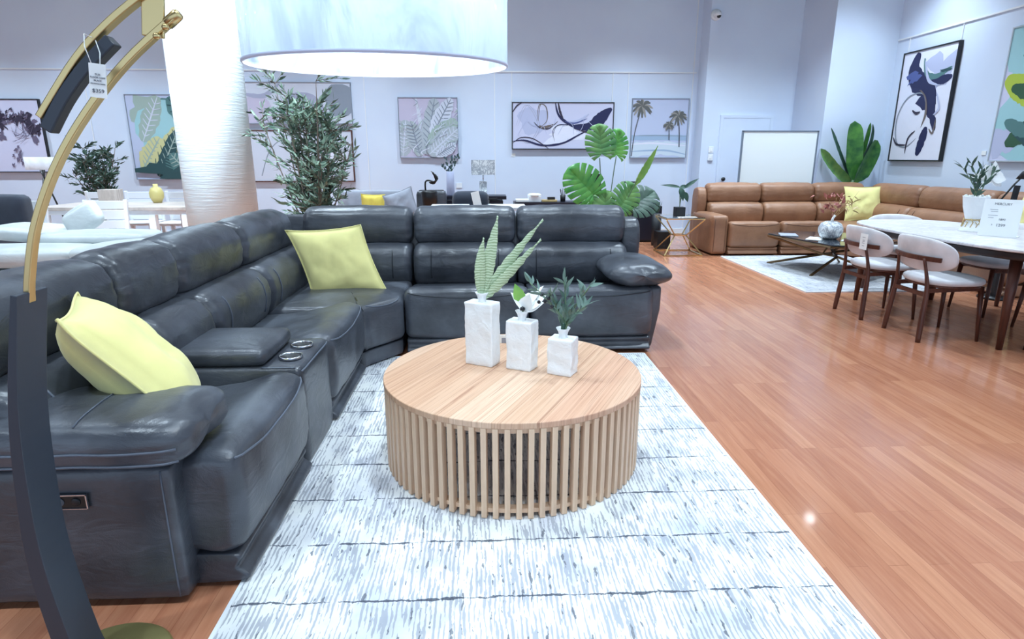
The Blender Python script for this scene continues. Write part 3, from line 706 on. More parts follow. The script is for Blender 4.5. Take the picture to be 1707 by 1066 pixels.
MB().lathe([(0, 0), (0.012, 0), (0.012, 0.03), (0.009, 0.034), (0, 0.034)], n=18).build('arm_end_cap', 'gold', lamp, True, mw=M4.Translation(L_((-.648, 1.4, 1.616))) @ M4.Rotation(R(52), 4, 'Y'))
MT['a_rim'] = plain('shade_edge', (206, 212, 234), 0.5)
SH = V((-.2175, 1.40, 1.537)); tl = M4.Rotation(R(2.6), 4, 'X')
sm = MB(); sm.lathe([(0.272, 0), (0.272, 0.28), (0.2705, 0.28), (0.2705, 0.0), (0.272, 0)], n=96)
sh = sm.build('lamp_shade', 'shade', lamp, True, mw=M4.Translation(L_(SH)) @ tl)
rg = MB(); rg.lathe([(0.2725, -0.002), (0.2738, 0.0), (0.2738, 0.004), (0.2695, 0.004), (0.2695, -0.002), (0.2725, -0.002)], n=96); rg.build('shade_rim', 'a_rim', lamp, True, mw=M4.Translation(L_(SH)) @ tl)
MB().tube([L_((-.2175, 1.4, 1.85)), L_((-.2175, 1.4, 1.72))], 0.006).build('hanging_rod', 'gold', lamp, True)
for a in (0, 2.09, 4.19):
    pass
sp = MB()
for a in (0.3, 2.4, 4.5): sp.tube([(0, 0, 0.27), (0.27 * cos(a), 0.27 * sin(a), 0.27)], 0.002, 6)
sp.build('shade_spider', 'chrome', lamp, True, mw=M4.Translation(L_(SH)) @ tl)
bm_ = Mat('glowing_bulb', (255, 255, 255), 0.4); bm_.b.inputs['Emission Color'].default_value = (0.9, 0.97, 1, 1); bm_.b.inputs['Emission Strength'].default_value = 12; MT['bulb'] = bm_.m
MB().lathe([(0, -0.05), (0.018, -0.045), (0.03, -0.02), (0.03, 0.0), (0.016, 0.03), (0.013, 0.05), (0, 0.05)], n=20).build('bulb', 'bulb', lamp, True, loc=L_((-.2175, 1.4, 1.70)))
l = bpy.data.lights.new('bulb_light', 'POINT'); l.energy = 8; l.color = (0.85, 0.95, 1.0); l.shadow_soft_size = 0.06
o = bpy.data.objects.new('bulb_light', l); COL.objects.link(o); o.location = (-.2175, 1.4, 1.60)
# hanging price tag
tg = thing('price_tag', 'white rectangular price ticket hanging on string from the arc lamp arm', 'tag', (-.781, 1.355, 1.500), R(20))
MB().box((0, 0, 0), (0.030, 0.0012, 0.066)).build('card', 'paper', tg, bevel=0.003, mw=M4.Rotation(R(6), 4, 'Y'))
MB().tube([(-.006, 0, .030), (-.014, .004, .065), (-.016, .030, .092), (.000, .040, .085), (.009, .014, .055), (.008, 0, .030)], 0.001, 6).build('string', 'paper', tg, True)
for i, (s_, sz) in enumerate([('SLSS', .005), ('FLOOR LAMP', .0045), ('BLACK', .0045), ('ARC/GOLD PAPER', .0032), ('$359', .0105)]):
    text_mesh('lettering', s_, sz, M4.Rotation(R(6), 4, 'Y') @ M4.Translation((0.0, -0.0012, 0.012 - (i * 0.006 if i < 4 else 0.032))) @ M4.Rotation(pi / 2, 4, 'X'), tg, 'ink')
#PART3
# ================================================================ PICTURES ON THE WALLS
def cm(name, col): MT[name] = plain(name, col, 0.6); return name
for nm, c in dict(a_lilac=(206, 208, 232), a_ink=(52, 46, 66), a_ink2=(104, 96, 120), a_navy=(30, 34, 78), a_blue=(78, 92, 150), a_mist=(186, 192, 220), a_pale=(228, 230, 244), a_bronze=(112, 100, 96),
                  a_teal=(84, 124, 124), a_dteal=(44, 78, 82), a_sage=(160, 180, 172), a_butter=(206, 204, 150), a_green=(130, 158, 104), a_dgreen=(48, 88, 62), a_lime=(176, 196, 70), a_aqua=(160, 204, 210),
                  a_silver=(176, 186, 194), a_grey=(138, 148, 162), a_light=(206, 212, 226), a_sky=(190, 200, 226), a_sea=(160, 184, 210), a_sand=(206, 220, 232), a_frond=(96, 98, 96), a_frond2=(150, 146, 140), a_trunk=(84, 86, 96), a_pinkish=(196, 190, 212), a_stone=(168, 172, 196)).items(): cm(nm, c)
class Art:
    def __init__(s, w_, h): s.w, s.h = w_, h; s.mb = MB(); s.mats = []; s.y = 0.0; s.mat = None
    def use(s, m):
        if m not in s.mats: s.mats.append(m)
        s.mb.cur = s.mats.index(m); s.y -= 0.00025; return s
    def P(s, u, v): return V(((min(1, max(0, u)) - 0.5) * s.w, s.y, min(1, max(0, v)) * s.h))
    def stroke(s, m, pts, wd, n=26, taper=True, closed=False):
        s.use(m); C = crom([(a, b, 0) for a, b in pts], n, closed); vs = []; fs = []; k = s.h / s.w
        if closed: C.append(C[0])
        L = len(C)
        for i, p in enumerate(C):
            t = (C[min(i + 1, L - 1)] - C[max(0, i - 1)]); t = V((t.x / k, t.y, 0)); nrm = V((-t.y, t.x, 0)).normalized() if t.length > 1e-6 else V((0, 1, 0))
            w2 = wd / 2 * ((sin(pi * (i + .6) / (L + .2)) ** 0.6) if taper else 1) * (1 + 0.25 * noise.noise(V((i * .5, wd * 40, s.y * 900))))
            vs += [s.P(p.x + nrm.x * w2 * k, p.y + nrm.y * w2), s.P(p.x - nrm.x * w2 * k, p.y - nrm.y * w2)]
        for i in range(L - 1): fs.append((2 * i, 2 * i + 1, 2 * i + 3, 2 * i + 2))
        s.mb.add(vs, fs)
    def blob(s, m, u, v, ru, rv, n=18, rough=0.35, seed=0, rot=0):
        s.use(m); vs = [s.P(u, v)]
        for i in range(n):
            a = 2 * pi * i / n; r = 1 + rough * noise.noise(V((cos(a) * 1.7 + seed, sin(a) * 1.7, seed * .7))) * 2
            x, y = ru * r * cos(a), rv * r * sin(a); vs.append(s.P(u + x * cos(rot) - y * sin(rot), v + x * sin(rot) + y * cos(rot)))
        s.mb.add(vs, [(0, 1 + i, 1 + (i + 1) % n) for i in range(n)])
    def leafshape(s, m, a, b, wd, rib=None, nr=7):
        a, b = V((*a, 0)), V((*b, 0)); m1 = (a + b) / 2; s.stroke(m, [tuple(a.xy), tuple((a * .66 + b * .34).xy), tuple((a * .33 + b * .67).xy), tuple(b.xy)], wd)
        if rib:
            d = b - a; nn = V((-d.y, d.x, 0))
            s.stroke(rib, [tuple(a.xy), tuple(b.xy)], wd * .08)
            for i in range(nr):
                t = (i + 1) / (nr + 1.5); c = a + d * t; wl = wd * 0.42 * sin(pi * t) ** .6 / max(nn.length, 1e-4)
                for q in (-1, 1): s.stroke(rib, [tuple(c.xy), tuple((c + nn * wl * q + d * .09).xy)], wd * .05, 5)
def hang(name, label, x, y, z, w_, h, art, bg, frame=None, fw=0.018, depth=0.035, rz=0.0, cat='painting', face=None):
    t = thing(name, label, cat, (x, y, z), rz)
    MB().box((0, depth / 2, h / 2), (w_, depth, h)).build('canvas', bg if face is None else face, t)
    if art:
        for i in range(len(art.mb.v)): a = art.mb.v[i]; art.mb.v[i] = (a[0], a[1] - 0.0006, a[2])
        art.mb.build('painted_strokes', art.mats, t, recalc=False)
    if frame:
        f = MB()
        for c, d in (((-w_ / 2 - fw / 2, depth / 2 - .004, h / 2), (fw, depth + .012, h + 2 * fw)), ((w_ / 2 + fw / 2, depth / 2 - .004, h / 2), (fw, depth + .012, h + 2 * fw)), ((0, depth / 2 - .004, -fw / 2), (w_, depth + .012, fw)), ((0, depth / 2 - .004, h + fw / 2), (w_, depth + .012, fw))): f.box(c, d)
        f.build('frame', frame, t)
    return t
YW = 10.86
random.seed(11)
# ink painting, far left
a = Art(0.95, 1.15)
for i in range(46):
    t = random.random(); ang = -0.3 + t * 3.6; cu = .55 + .30 * cos(ang) + random.gauss(0, .04); cv = .55 + .22 * sin(ang) + random.gauss(0, .035)
    a.blob(random.choice(['a_ink', 'a_ink2', 'a_ink']), cu, cv, random.uniform(.03, .08), random.uniform(.02, .055), 14, .8, i, random.random() * 3)
for i in range(14):
    a.blob(random.choice(['a_ink', 'a_ink2']), .3 + random.random() * .5, .76 + random.gauss(0, .05), random.uniform(.02, .06), .02, 12, .8, i + 60, .4)
for i in range(12): a.blob('a_ink2', .52 + random.gauss(0, .05), .1 + i * .022, .03, .018, 12, .8, i + 90, 1)
for i in range(8): a.stroke('a_ink2', [(.4 + random.random() * .3, .35 + random.random() * .3), (.5 + random.random() * .3, .5), (.5 + random.random() * .4, .6 + random.random() * .1)], .006)
hang('framed_painting', 'black framed abstract of purple-black ink blotches, leftmost on the back wall', -7.75, YW - .01, 1.115, 0.95, 1.14, a, 'a_lilac', 'black', .014, .05)
# banana leaf painting
a = Art(1.25, 1.355)
a.blob('a_sage', .25, .82, .22, .16, 18, .4, 2); a.blob('a_teal', .72, .86, .24, .12, 18, .5, 4); a.blob('a_aqua', .45, .55, .3, .3, 18, .3, 6)
for p, q, wd, m, rb in [((.15, .45), (.42, .98), .22, 'a_sage', 'a_light'), ((.95, .40), (.55, .97), .24, 'a_teal', 'a_dteal'), ((.10, .12), (.38, .50), .24, 'a_butter', 'a_sage'), ((.22, .10), (.72, .66), .22, 'a_butter', 'a_dteal'), ((.30, .03), (.64, .60), .17, 'a_dteal', 'a_sage'), ((.9, .05), (.62, .52), .24, 'a_sage', 'a_light'), ((.98, .1), (.80, .62), .2, 'a_teal', 'a_light'), ((.5, .02), (.55, .3), .28, 'a_dteal', 'a_teal'), ((.75, .02), (.5, .30), .22, 'a_teal', 'a_sage')]:
    a.leafshape(m, p, q, wd, rb)
a.blob('a_dteal', .5, .08, .35, .10, 20, .7, 8); a.blob('a_teal', .88, .1, .12, .12, 16, .6, 3)
hang('leaf_painting', 'canvas of teal and butter-yellow banana leaves, partly behind the white column', -5.25, YW, 0.99, 1.25, 1.35, a, 'a_sky', 'a_grey', .01)
# arches: upper and lower
a = Art(1.78, 0.62)
a.blob('a_pinkish', .12, .2, .16, .5, 24, .05, 1); a.blob('a_stone', .55, .2, .2, .6, 24, .05, 2); a.blob('a_grey', .9, .6, .14, .45, 24, .05, 3); a.stroke('a_stone', [(0, .75), (.2, .7), (.35, 1)], .12)
hang('arch_print', 'grey and lilac print of arches, upper of two behind the tall olive tree', -3.09, YW, 1.90, 1.78, 0.64, a, 'a_light', 'a_grey', .012)
a = Art(1.74, 0.84)
a.stroke('a_grey', [(.1, .1), (.2, .6), (.35, .8), (.5, .5), (.55, .1)], .02, taper=False); a.blob('a_pale', .75, .5, .15, .3, 24, .1, 2); a.stroke('a_bronze', [(.6, .2), (.8, .7), (.95, .3)], .015)
hang('arch_print', 'pale line-drawing print in thin brown frame, lower of two behind the tall olive tree', -3.09, YW, 0.955, 1.72, 0.82, a, 'a_light', 'walnut', .02)
# silver leaf painting
a = Art(1.0, 0.98); random.seed(4)
a.stroke('a_light', [(.3, 1), (.36, .6), (.38, .0)], .06)
for p, q, wd, m, rb in [((.05, .02), (.12, .62), .34, 'a_silver', 'a_light'), ((.35, .02), (.20, .60), .28, 'a_silver', 'a_grey'), ((.45, .05), (.62, .98), .30, 'a_silver', 'a_grey'), ((.55, .35), (.90, .98), .26, 'a_light', 'a_grey'), ((.50, .25), (.98, .62), .28, 'a_sage', 'a_silver'), ((.5, .05), (1.0, .48), .34, 'a_silver', 'a_light'), ((.62, .02), (.95, .22), .2, 'a_light', 'a_grey')]:
    a.leafshape(m, p, q, wd, rb, 9)
for i in range(26):
    x, y = random.random(), random.random() * .9; a.stroke(random.choice(['a_grey', 'a_light', 'a_sage', 'a_pale']), [(x, y), (x + random.gauss(.03, .05), y + .06), (x + random.gauss(.08, .06), y + .13)], .012, 10)
hang('leaf_painting', 'square canvas of silvery green leaves, left of the long swirl painting', -0.92, YW, 1.345, 0.98, 0.965, a, 'a_pinkish', 'a_grey', .012)
# navy swirl painting
a = Art(1.72, 0.75)
a.blob('a_mist', .2, .62, .14, .3, 24, .2, 3); a.blob('a_pale', .5, .3, .2, .2, 24, .4, 5)
for c in (.15, .17): a.stroke('a_stone', [(c - .12, .5), (c - .02, .95), (c + .1, .5), (c, .12), (c - .1, .3)], .012, 30)
for c in (0, .012): a.stroke('a_bronze', [(.24 + c, .60), (.26 + c, .95), (.33, .90), (.34, .62), (.28, .48)], .02, 30)
a.stroke('a_ink', [(.21, .58), (.27, .46), (.36, .44), (.45, .6)], .03); a.stroke('a_bronze', [(.26, .50), (.32, .47), (.41, .53)], .055)
a.stroke('a_navy', [(.42, 1.0), (.46, .72), (.58, .52), (.72, .44), (.82, .5)], .06); a.stroke('a_ink', [(.45, 1.0), (.47, .80), (.5, .66)], .05)
a.stroke('a_navy', [(.60, .48), (.74, .48), (.86, .60), (.93, .78), (.985, .88)], .21, 36); a.stroke('a_navy', [(.78, .58), (.88, .74), (.955, .86)], .14)
a.stroke('a_mist', [(.55, .58), (.66, .62), (.76, .76)], .05); a.stroke('a_blue', [(.52, .6), (.62, .56), (.74, .66)], .03)
a.stroke('a_navy', [(.80, .46), (.66, .30), (.5, .12), (.3, .07), (.12, .18), (.0, .16)], .045, 40); a.stroke('a_ink', [(.0, .12), (.08, .24), (.2, .22), (.32, .06), (.36, 0)], .022, 30)
a.stroke('a_navy', [(.40, .28), (.44, .5), (.55, .52), (.46, .52), (.40, .4), (.42, .16)], .016, 30); a.stroke('a_ink', [(.65, .42), (.75, .36), (.84, .38)], .03); a.stroke('a_ink', [(0, .8), (.04, .93), (.09, 1)], .03)
for i in range(9): a.stroke('a_mist', [(.05 + i * .1, .3 + .3 * (i % 2)), (.1 + i * .1, .5), (.16 + i * .09, .7 - .2 * (i % 3))], .012)
hang('framed_painting', 'long black framed abstract with navy swirls above the black desk', 1.377, YW - .01, 1.492, 1.72, 0.745, a, 'a_lilac', 'black', .016, .04)
# palm trees painting
a = Art(0.98, 0.985); random.seed(8)
a.use('a_sea'); a.stroke('a_sea', [(0, .33), (.5, .34), (1, .33)], .09, taper=False); a.stroke('a_sand', [(0, .12), (.5, .16), (1, .12)], .24, taper=False); a.stroke('a_pale', [(0, .22), (.4, .24), (1, .2)], .03); a.stroke('a_sea', [(0, .1), (.6, .12), (1, .05)], .03)
a.stroke('a_grey', [(.05, .365), (.5, .37), (1, .36)], .012)
def palm(a, x0, y0, x1, y1, L):
    a.stroke('a_trunk', [(x0, y0), ((x0 * 1.4 + x1 * .6) / 2, (y0 + y1) / 2), (x1, y1)], .018, taper=False)
    for i in range(15):
        g = 2 * pi * i / 15 + random.random() * .3; e = (x1 + L * cos(g), y1 + L * sin(g) * .8 - L * .25)
        a.stroke('a_frond' if i % 3 else 'a_frond2', [(x1, y1), ((x1 + e[0]) / 2, (y1 + e[1]) / 2 + L * .16), e], .045 * L / .2)
palm(a, .02, .02, .17, .86, .19); palm(a, .87, .18, .82, .70, .16); palm(a, .68, .3, .66, .55, .1)
hang('palm_painting', 'square canvas of two grey palm trees on a pale beach, rightmost on the back wall', 3.06, YW, 1.345, 0.965, 0.965, a, 'a_sky', 'a_grey', .012)
# right wall, deep framed blue abstract (faces -X)
a = Art(1.06, 1.51)
a.blob('a_pale', .5, .3, .35, .25, 24, .3, 1); a.blob('a_mist', .75, .8, .22, .16, 20, .5, 3)
a.stroke('a_navy', [(.30, .98), (.24, .84), (.35, .72), (.52, .66), (.66, .52), (.70, .38)], .20, 30); a.blob('a_navy', .60, .55, .17, .11, 20, .5, 5, -.6); a.blob('a_blue', .26, .76, .12, .05, 18, .6, 7, .2)
a.blob('a_navy', .58, .60, .2, .07, 18, .6, 12, -.5); a.stroke('a_navy', [(.68, .42), (.76, .36), (.82, .26)], .07)
a.stroke('a_navy', [(.66, .30), (.62, .18), (.56, .04)], .10); a.stroke('a_navy', [(.60, .72), (.8, .70), (.98, .72)], .08); a.stroke('a_teal', [(.42, .92), (.5, .78), (.7, .74), (.95, .8)], .05); a.blob('a_dteal', .82, .78, .09, .02, 14, .5, 9)
for r in (.17, .20, .23): a.stroke('a_grey' if r > .18 else 'a_ink', [(.62, .42), (.5, .60), (.2, .58), (.04, .4), (.1, .18), (.3, .12), (.5, .2)], .008 + r * .03, 34)
for c in (0, .02): a.stroke('a_bronze', [(.42 + c, .64), (.56, .56), (.60 + c, .42), (.56, .30)], .016)
a.stroke('a_ink', [(.02, .22), (.12, .15), (.32, .14)], .02); a.stroke('a_ink', [(.46, .27), (.34, .2), (.32, .06)], .02); a.stroke('a_ink', [(.34, .46), (.42, .43), (.5, .44)], .025); a.stroke('a_bronze', [(.72, .28), (.8, .24), (.82, .36)], .02)
a.stroke('a_mist', [(.44, .9), (.56, .72), (.75, .66)], .03); a.stroke('a_mist', [(.75, .60), (.84, .46), (.76, .4)], .025)
hang('framed_painting', 'tall blue and black abstract in a deep black frame on the right wall', 6.255, 8.855, 1.31, 1.06, 1.50, a, 'a_pale', 'black', .02, .04, -pi / 2)
a = Art(1.3, 1.52)
a.blob('a_aqua', .3, .4, .3, .35, 24, .4, 2); a.blob('a_aqua', .2, .85, .2, .15, 20, .4, 6); a.blob('a_mist', .12, .15, .12, .12, 18, .4, 4)
for p, q, wd, m in [((.02, .62), (.5, .40), .20, 'a_lime'), ((.10, .55), (.6, .42), .13, 'a_dgreen'), ((.3, .62), (.7, .5), .12, 'a_lime'), ((.12, .98), (.5, .8), .12, 'a_green'), ((.15, .12), (.6, .34), .16, 'a_dgreen'), ((.2, .25), (.7, .1), .18, 'a_dteal'), ((.16, .78), (.5, .70), .08, 'a_teal'), ((.1, .30), (.4, .18), .1, 'a_teal')]:
    a.leafshape(m, p, q, wd, None)
hang('leaf_painting', 'canvas of lime and dark green leaves at the right edge of the picture', 6.26, 6.83, 1.31, 1.3, 1.50, a, 'a_lilac', 'a_silver', .014, .03, -pi / 2)
for nm, lb, x, y, z, rz in (('price_label', 'tiny white price label under the long swirl painting', .53, 10.895, 1.385, 0), ('price_label', 'tiny white price label beside the leaf painting on the right wall', 6.295, 7.62, 1.40, -pi / 2)):
    t = MB().box((0, 0, 0), (.07, .006, .05)).build(nm, 'paper'); tag(t, lb, 'label'); t.location = (x, y, z); t.rotation_euler = (0, 0, rz)
# wall fittings
sw = thing('light_switch_panel', 'white switch plates stacked on the wall left of the store room door', 'switch', (3.86, 10.49, 1.30))
MB().box((0, 0, .05), (.085, .012, .11)).build('switch_plate', 'white', sw, bevel=.003); MB().box((0, 0, .17), (.085, .012, .10)).build('upper_plate', 'white', sw, bevel=.003); MB().box((0, -.004, -.012), (.08, .018, .008)).build('plate_edge', 'greyfab', sw)
for z_ in (.05, .17): MB().box((0, -.008, z_), (.03, .008, .05)).build('rocker', 'paper', sw, bevel=.002)
dc = thing('security_camera', 'small white dome security camera high on the wall above the store room door', 'camera', (3.76, 10.49, 3.55))
MB().lathe([(0, 0), (.085, 0), (.085, .03), (.06, .05), (0, .05)], n=28).build('mount', 'white', dc, True, mw=M4.Rotation(pi / 2, 4, 'X'))
MB().lathe([(.001, -.06), (.035, -.05), (.058, -.02), (.06, .01), (.04, .045), (.001, .06)], n=24).build('eyeball', 'white', dc, True, loc=(0, -.07, 0)); MB().lathe([(.001, -.03), (.03, -.024), (.034, 0), (.001, .01)], n=18).build('lens', 'black', dc, True, mw=M4.Translation((.012, -.115, -.028)) @ M4.Rotation(R(60), 4, 'X'))
pp = MB().box((0, 0, 0), (.10, .012, .09)).build('wall_socket', 'white', bevel=.003); tag(pp, 'white wall socket between the eucalyptus vase and the marble lamp', 'socket'); pp.location = (-.42, 10.893, .87)
# whiteboard
wb = thing('whiteboard', 'large blank white board with thin grey frame leaning behind the tan sofa', 'board', (4.585, 9.56, 0.55))
MB().box((0, 0, .59), (1.16, .02, 1.17)).build('board_panel', 'board', wb); f = MB()
f.box((-.59, 0, .59), (.022, .035, 1.2)).box((.59, 0, .59), (.022, .035, 1.2)).box((0, 0, 1.185), (1.2, .035, .018)).box((0, 0, 0), (1.2, .035, .018)).box((-.5, .01, -.27), (.03, .03, .56)).box((.5, .01, -.27), (.03, .03, .56))
f.build('board_frame', 'boardframe', wb)
# column
cl = MB(); cl.lathe([(0.37, 0), (0.37, 4.54)], n=72)
cm_ = Mat('white_wrapped_column', (236, 244, 246), 0.55); cm_.bump(cm_.noise(3, 4, .6, cm_.coord((1, 1, 14))), 0.35, .02); MT['column'] = cm_.m
struct('wall_column', cl, 'column', smooth=True, loc=(-2.93, 7.05, 0))

# ================================================================ TAN SECTIONAL
so = thing('sectional_sofa', 'tan brown leather corner sofa along the far right wall behind the dining table', 'sofa', (4.5, 8.6, 0))
inv = M4.Translation((-4.5, -8.6, 0)); TB = inv @ run_T('south', 8.39); TW = inv @ run_T('west', 5.14)
TM, TS = 'tan', 'tanseam'
seat(3.43, 4.16, TB, so, TM, TS, 21); seat(4.19, 4.96, TB, so, TM, TS, 22)
backs(3.34, 4.15, TB, so, TM, TS, 23, False); backs(4.16, 4.96, TB, so, TM, TS, 24, False); backs(4.97, 5.74, TB, so, TM, TS, 25, False)
shell(3.32, 6.0, TB, so, TM)
loft([(.70, .45), (.66, .62), (.66, .80), (.72, .90), (.82, .91), (.92, .86), (.955, .6), (.95, .05), (.78, .05)], 3.20, 3.33, .03, nx=4, wr=.002, T=TB).build('side_wing', TM, so, True)
sb = softbox((0, 0, 0), (.235, .86, .54), .045, (.012, .01, .01), 14, None, .002, 3); sb.v = [tuple(inv @ (V(v) + V((3.305, 8.80, .29)))) for v in sb.v]; ar = sb.build('armrest', TM, so, True)
seam(sb, [inv @ V((3.225, 8.2, .03 + .48 * t / 10)) for t in range(11)], (0, 1, 0), 'piping', ar, TS, .004); seam(sb, [inv @ V((3.38, 8.2, .03 + .48 * t / 10)) for t in range(11)], (0, 1, 0), 'piping', ar, TS, .004)
seat(-7.92, -6.72, TW, so, TM, TS, 26); seat(-6.70, -5.6, TW, so, TM, TS, 27)
backs(-9.02, -7.96, TW, so, TM, TS, 28); backs(-7.95, -6.74, TW, so, TM, TS, 29); backs(-6.72, -5.55, TW, so, TM, TS, 30)
shell(-9.3, -5.55, TW, so, TM)
ww = [(4.98, 8.40), (5.16, 7.95), (5.80, 7.95), (5.80, 9.05), (4.98, 9.05)]; wr_ = []
for i in range(5):
    p, q = V(ww[i]), V(ww[(i + 1) % 5])
    for k in range(8): wr_.append(tuple(p + (q - p) * k / 8))
s1 = slab(wr_, .125, .425, .05, .03); s1.v = [tuple(inv @ V(v)) for v in s1.v]; s1.build('seat_cushion', TM, so, True)
s2 = slab(wr_, .018, .118, .012); s2.v = [tuple(inv @ V(v)) for v in s2.v]; s2.build('footrest_base', TM, so, True)
MB().box((4.1 - 4.5, 8.66 - 8.6, .06), (1.6, .4, .09)).build('plinth', 'black', so)
pillow('throw_pillow', 'pale yellow square cushion in the corner of the tan sofa', (5.53, 8.73, .69), (1, -.12, 0), (.10, .30, 1), .255, .15, seed=7)
pillow('throw_pillow', 'pale yellow cushion at the right edge of the tan sofa behind the price sign', (5.55, 5.98, .74), (.25, 1, 0), (.25, 0, 1), .235, .15, seed=9)
rug('area_rug', 'grey and white patterned rug under the dark glass coffee table', 3.31, 5.05, 5.95, 8.28, 'rug2')

# gold frame tables
def bars(mb, pairs, r=.011):
    for p, q in pairs: mb.bar([p, q], r * 1.7, r * 1.7, (0.3, 1, 0.2))
gt = thing('coffee_table', 'low dark glass coffee table on angular bronze bar legs in front of the tan sofa', 'table', (4.15, 7.1, .012))
top = [(-.53, .48), (-.33, -.62), (.05, -.74), (.60, -.35), (.55, .45), (-.15, .73)]
slab(top, .385, .40, .004, rings=2).build('glass_top', 'darkglass', gt)
f = MB(); n = len(top)
bars(f, [((*top[i], .378), (*top[(i + 1) % n], .378)) for i in range(n)], .010); f.build('top_frame', 'darkbrass', gt)
hub = [(-.05, .02, .20), (.12, .10, .21), (.05, -.12, .19)]
legs = [((-.53, .48, .37), hub[0]), ((-.33, -.62, .37), hub[2]), ((.60, -.35, .37), hub[1]), ((.55, .45, .37), hub[1]), ((-.45, .59, .0), hub[0]), ((-.36, -.32, .0), hub[2]), ((.54, .63, 0), hub[1]), ((.5, -.5, 0), hub[2])]
for p, q in legs:
    f = MB(); bars(f, [(p, q)], .013); f.build('leg', 'darkbrass', gt)
f = MB(); bars(f, [(hub[0], hub[1]), (hub[1], hub[2]), (hub[2], hub[0]), (hub[0], (0, 0, .31)), (hub[1], (0, 0, .31)), (hub[2], (0, 0, .31))], .009); f.build('hub_brace', 'darkbrass', gt)
def sheet(name, lab, c, w_, d, rz, mat='paper', cat='paper', h=.003, group=None):
    o = MB().box((0, 0, h / 2), (w_, d, h)).build(name, mat); o.location = c; o.rotation_euler = (0, 0, rz); return tag(o, lab, cat, group)
sheet('paper_leaflet', 'white leaflet on the dark glass table left of the round vase', (3.93, 7.03, .413), .16, .30, R(-38), cat='paper'); sheet('paper_leaflet', 'white leaflet on the dark glass table right of the round vase', (4.28, 6.78, .413), .14, .30, R(52))
sheet('magazine', 'grey magazine lying on the far left of the dark glass table', (3.78, 7.38, .413), .2, .28, R(-20), 'greyfab', 'magazine', .008)
vs_ = thing('round_vase', 'round white speckled gourd vase on the dark glass coffee table', 'vase', (4.10, 7.02, .413))
MB().lathe([(.001, 0), (.075, .002), (.11, .03), (.135, .085), (.135, .13), (.11, .18), (.06, .205), (.022, .20), (.001, .195)], n=36).build('body', 'marble', vs_, True)
MB().tube([(0, 0, .19), (.01, 0, .24), (.03, 0, .275)], [.016, .013, .014], 12).build('neck', 'petal', vs_, True)
t = thing('dried_bouquet', 'rust and straw coloured dried stems in the round white vase', 'flowers', (4.12, 7.02, .69)); random.seed(21)
lv = MB(); ls = MB(); st = MB()
for i in range(34):
    p = V((-.05 + random.gauss(0, .07), random.gauss(0, .04), .13 + random.gauss(0, .07))); lv.leaf(p, (random.gauss(0, 1), random.gauss(0, .6), random.gauss(.3, .6)), .07, .045, None, .2, 4)
for i in range(36):
    p = V((.13 + random.gauss(0, .06), random.gauss(0, .04), .12 + random.gauss(0, .05))); ls.leaf(p, (random.gauss(.5, .7), random.gauss(0, .5), random.gauss(.4, .6)), .09, .02, None, .2, 4)
for e in ((-.08, 0, .16), (0, 0, .2), (.1, 0, .14), (.2, 0, .18), (.26, 0, .28)): st.tube(crom([(-.01, 0, -.04), (e[0] * .4, 0, .06), e], 8, False), .0025, 5)
st.build('stem', 'straw', t, True); lv.build('rust_blossom', 'rust', t, True, recalc=False); ls.build('straw_leaves', 'straw', t, True, recalc=False)
# side table
gs = thing('side_table', 'small glass-topped side table on crossed gold bar legs beside the tan sofa', 'table', (2.80, 8.62, 0))
MB().box((0, 0, .53), (.54, .54, .012)).build('glass_top', 'glass', gs, bevel=.002); f = MB()
c4 = [(-.27, -.27), (.27, -.27), (.27, .27), (-.27, .27)]
bars(f, [((*c4[i], .518), (*c4[(i + 1) % 4], .518)) for i in range(4)], .008); f.build('top_frame', 'gold', gs)
f = MB(); bars(f, [((*c4[i], .009), (*c4[(i + 1) % 4], .009)) for i in range(4)], .008); f.build('base_frame', 'gold', gs)
for i in range(4):
    q = (c4[i][0] * .30, c4[i][1] * .30, .27)
    for zc in (.51, .012):
        f = MB(); bars(f, [((*c4[i], zc), q)], .009); f.build('leg', 'gold', gs)
f = MB(); bars(f, [((c4[i][0] * .30, c4[i][1] * .30, .27), (c4[(i + 1) % 4][0] * .30, c4[(i + 1) % 4][1] * .30, .27)) for i in range(4)], .008); f.build('hub_brace', 'gold', gs)
bx = MB().box((0, 0, .13), (.20, .2, .26)).build('storage_box', 'black', bevel=.004); tag(bx, 'black box on the floor behind the gold side table', 'box'); bx.location = (2.72, 9.15, 0)
t = thing('potted_plant', 'dark alocasia with arrow-shaped leaves in a square black pot on the side table', 'plant', (2.78, 8.6, .536))
MB().box((0, 0, .065), (.135, .135, .13)).build('pot', 'pot', t, bevel=.004)
st = MB(); lv = MB()
for e, l, d, w_ in (((.0, 0, .40), .28, (-1, 0, .22), .045), ((.03, 0, .38), .27, (1, -.1, .75), .055), ((-.02, -.03, .40), .19, (.25, -.5, -1), .09), ((.05, .02, .34), .16, (.5, -.2, -.9), .08), ((-.02, 0, .40), .15, (.5, 0, .1), .06)):
    st.tube(crom([(0, 0, .12), (e[0] * .3, e[1] * .3, .24), e], 8, False), .004, 6); lv.leaf(e, d, l, w_, (0, -1, .5), .25, 7)
st.build('stem', 'stem', t, True); lv.build('foliage', 'alocasia', t, True, recalc=False)
sheet('paper_leaflet', 'white sheet on the glass side table in front of the black pot', (2.84, 8.42, .537), .26, .10, 0)
t = thing('potted_cactus', 'small dark spiky cactus in a slim pot behind the side table', 'plant', (2.70, 9.45, 0)); MB().lathe([(.001, 0), (.06, 0), (.075, .5), (.001, .5)], n=16).build('pot', 'pot', t, True)
lv = MB()
for i in range(9): a = i * .7; lv.leaf((.02 * cos(a), .02 * sin(a), .5), (.3 * cos(a), .3 * sin(a), 1), .2, .03, (cos(a), sin(a), 0), .0, 4)
lv.build('foliage', 'alocasia', t, True, recalc=False)

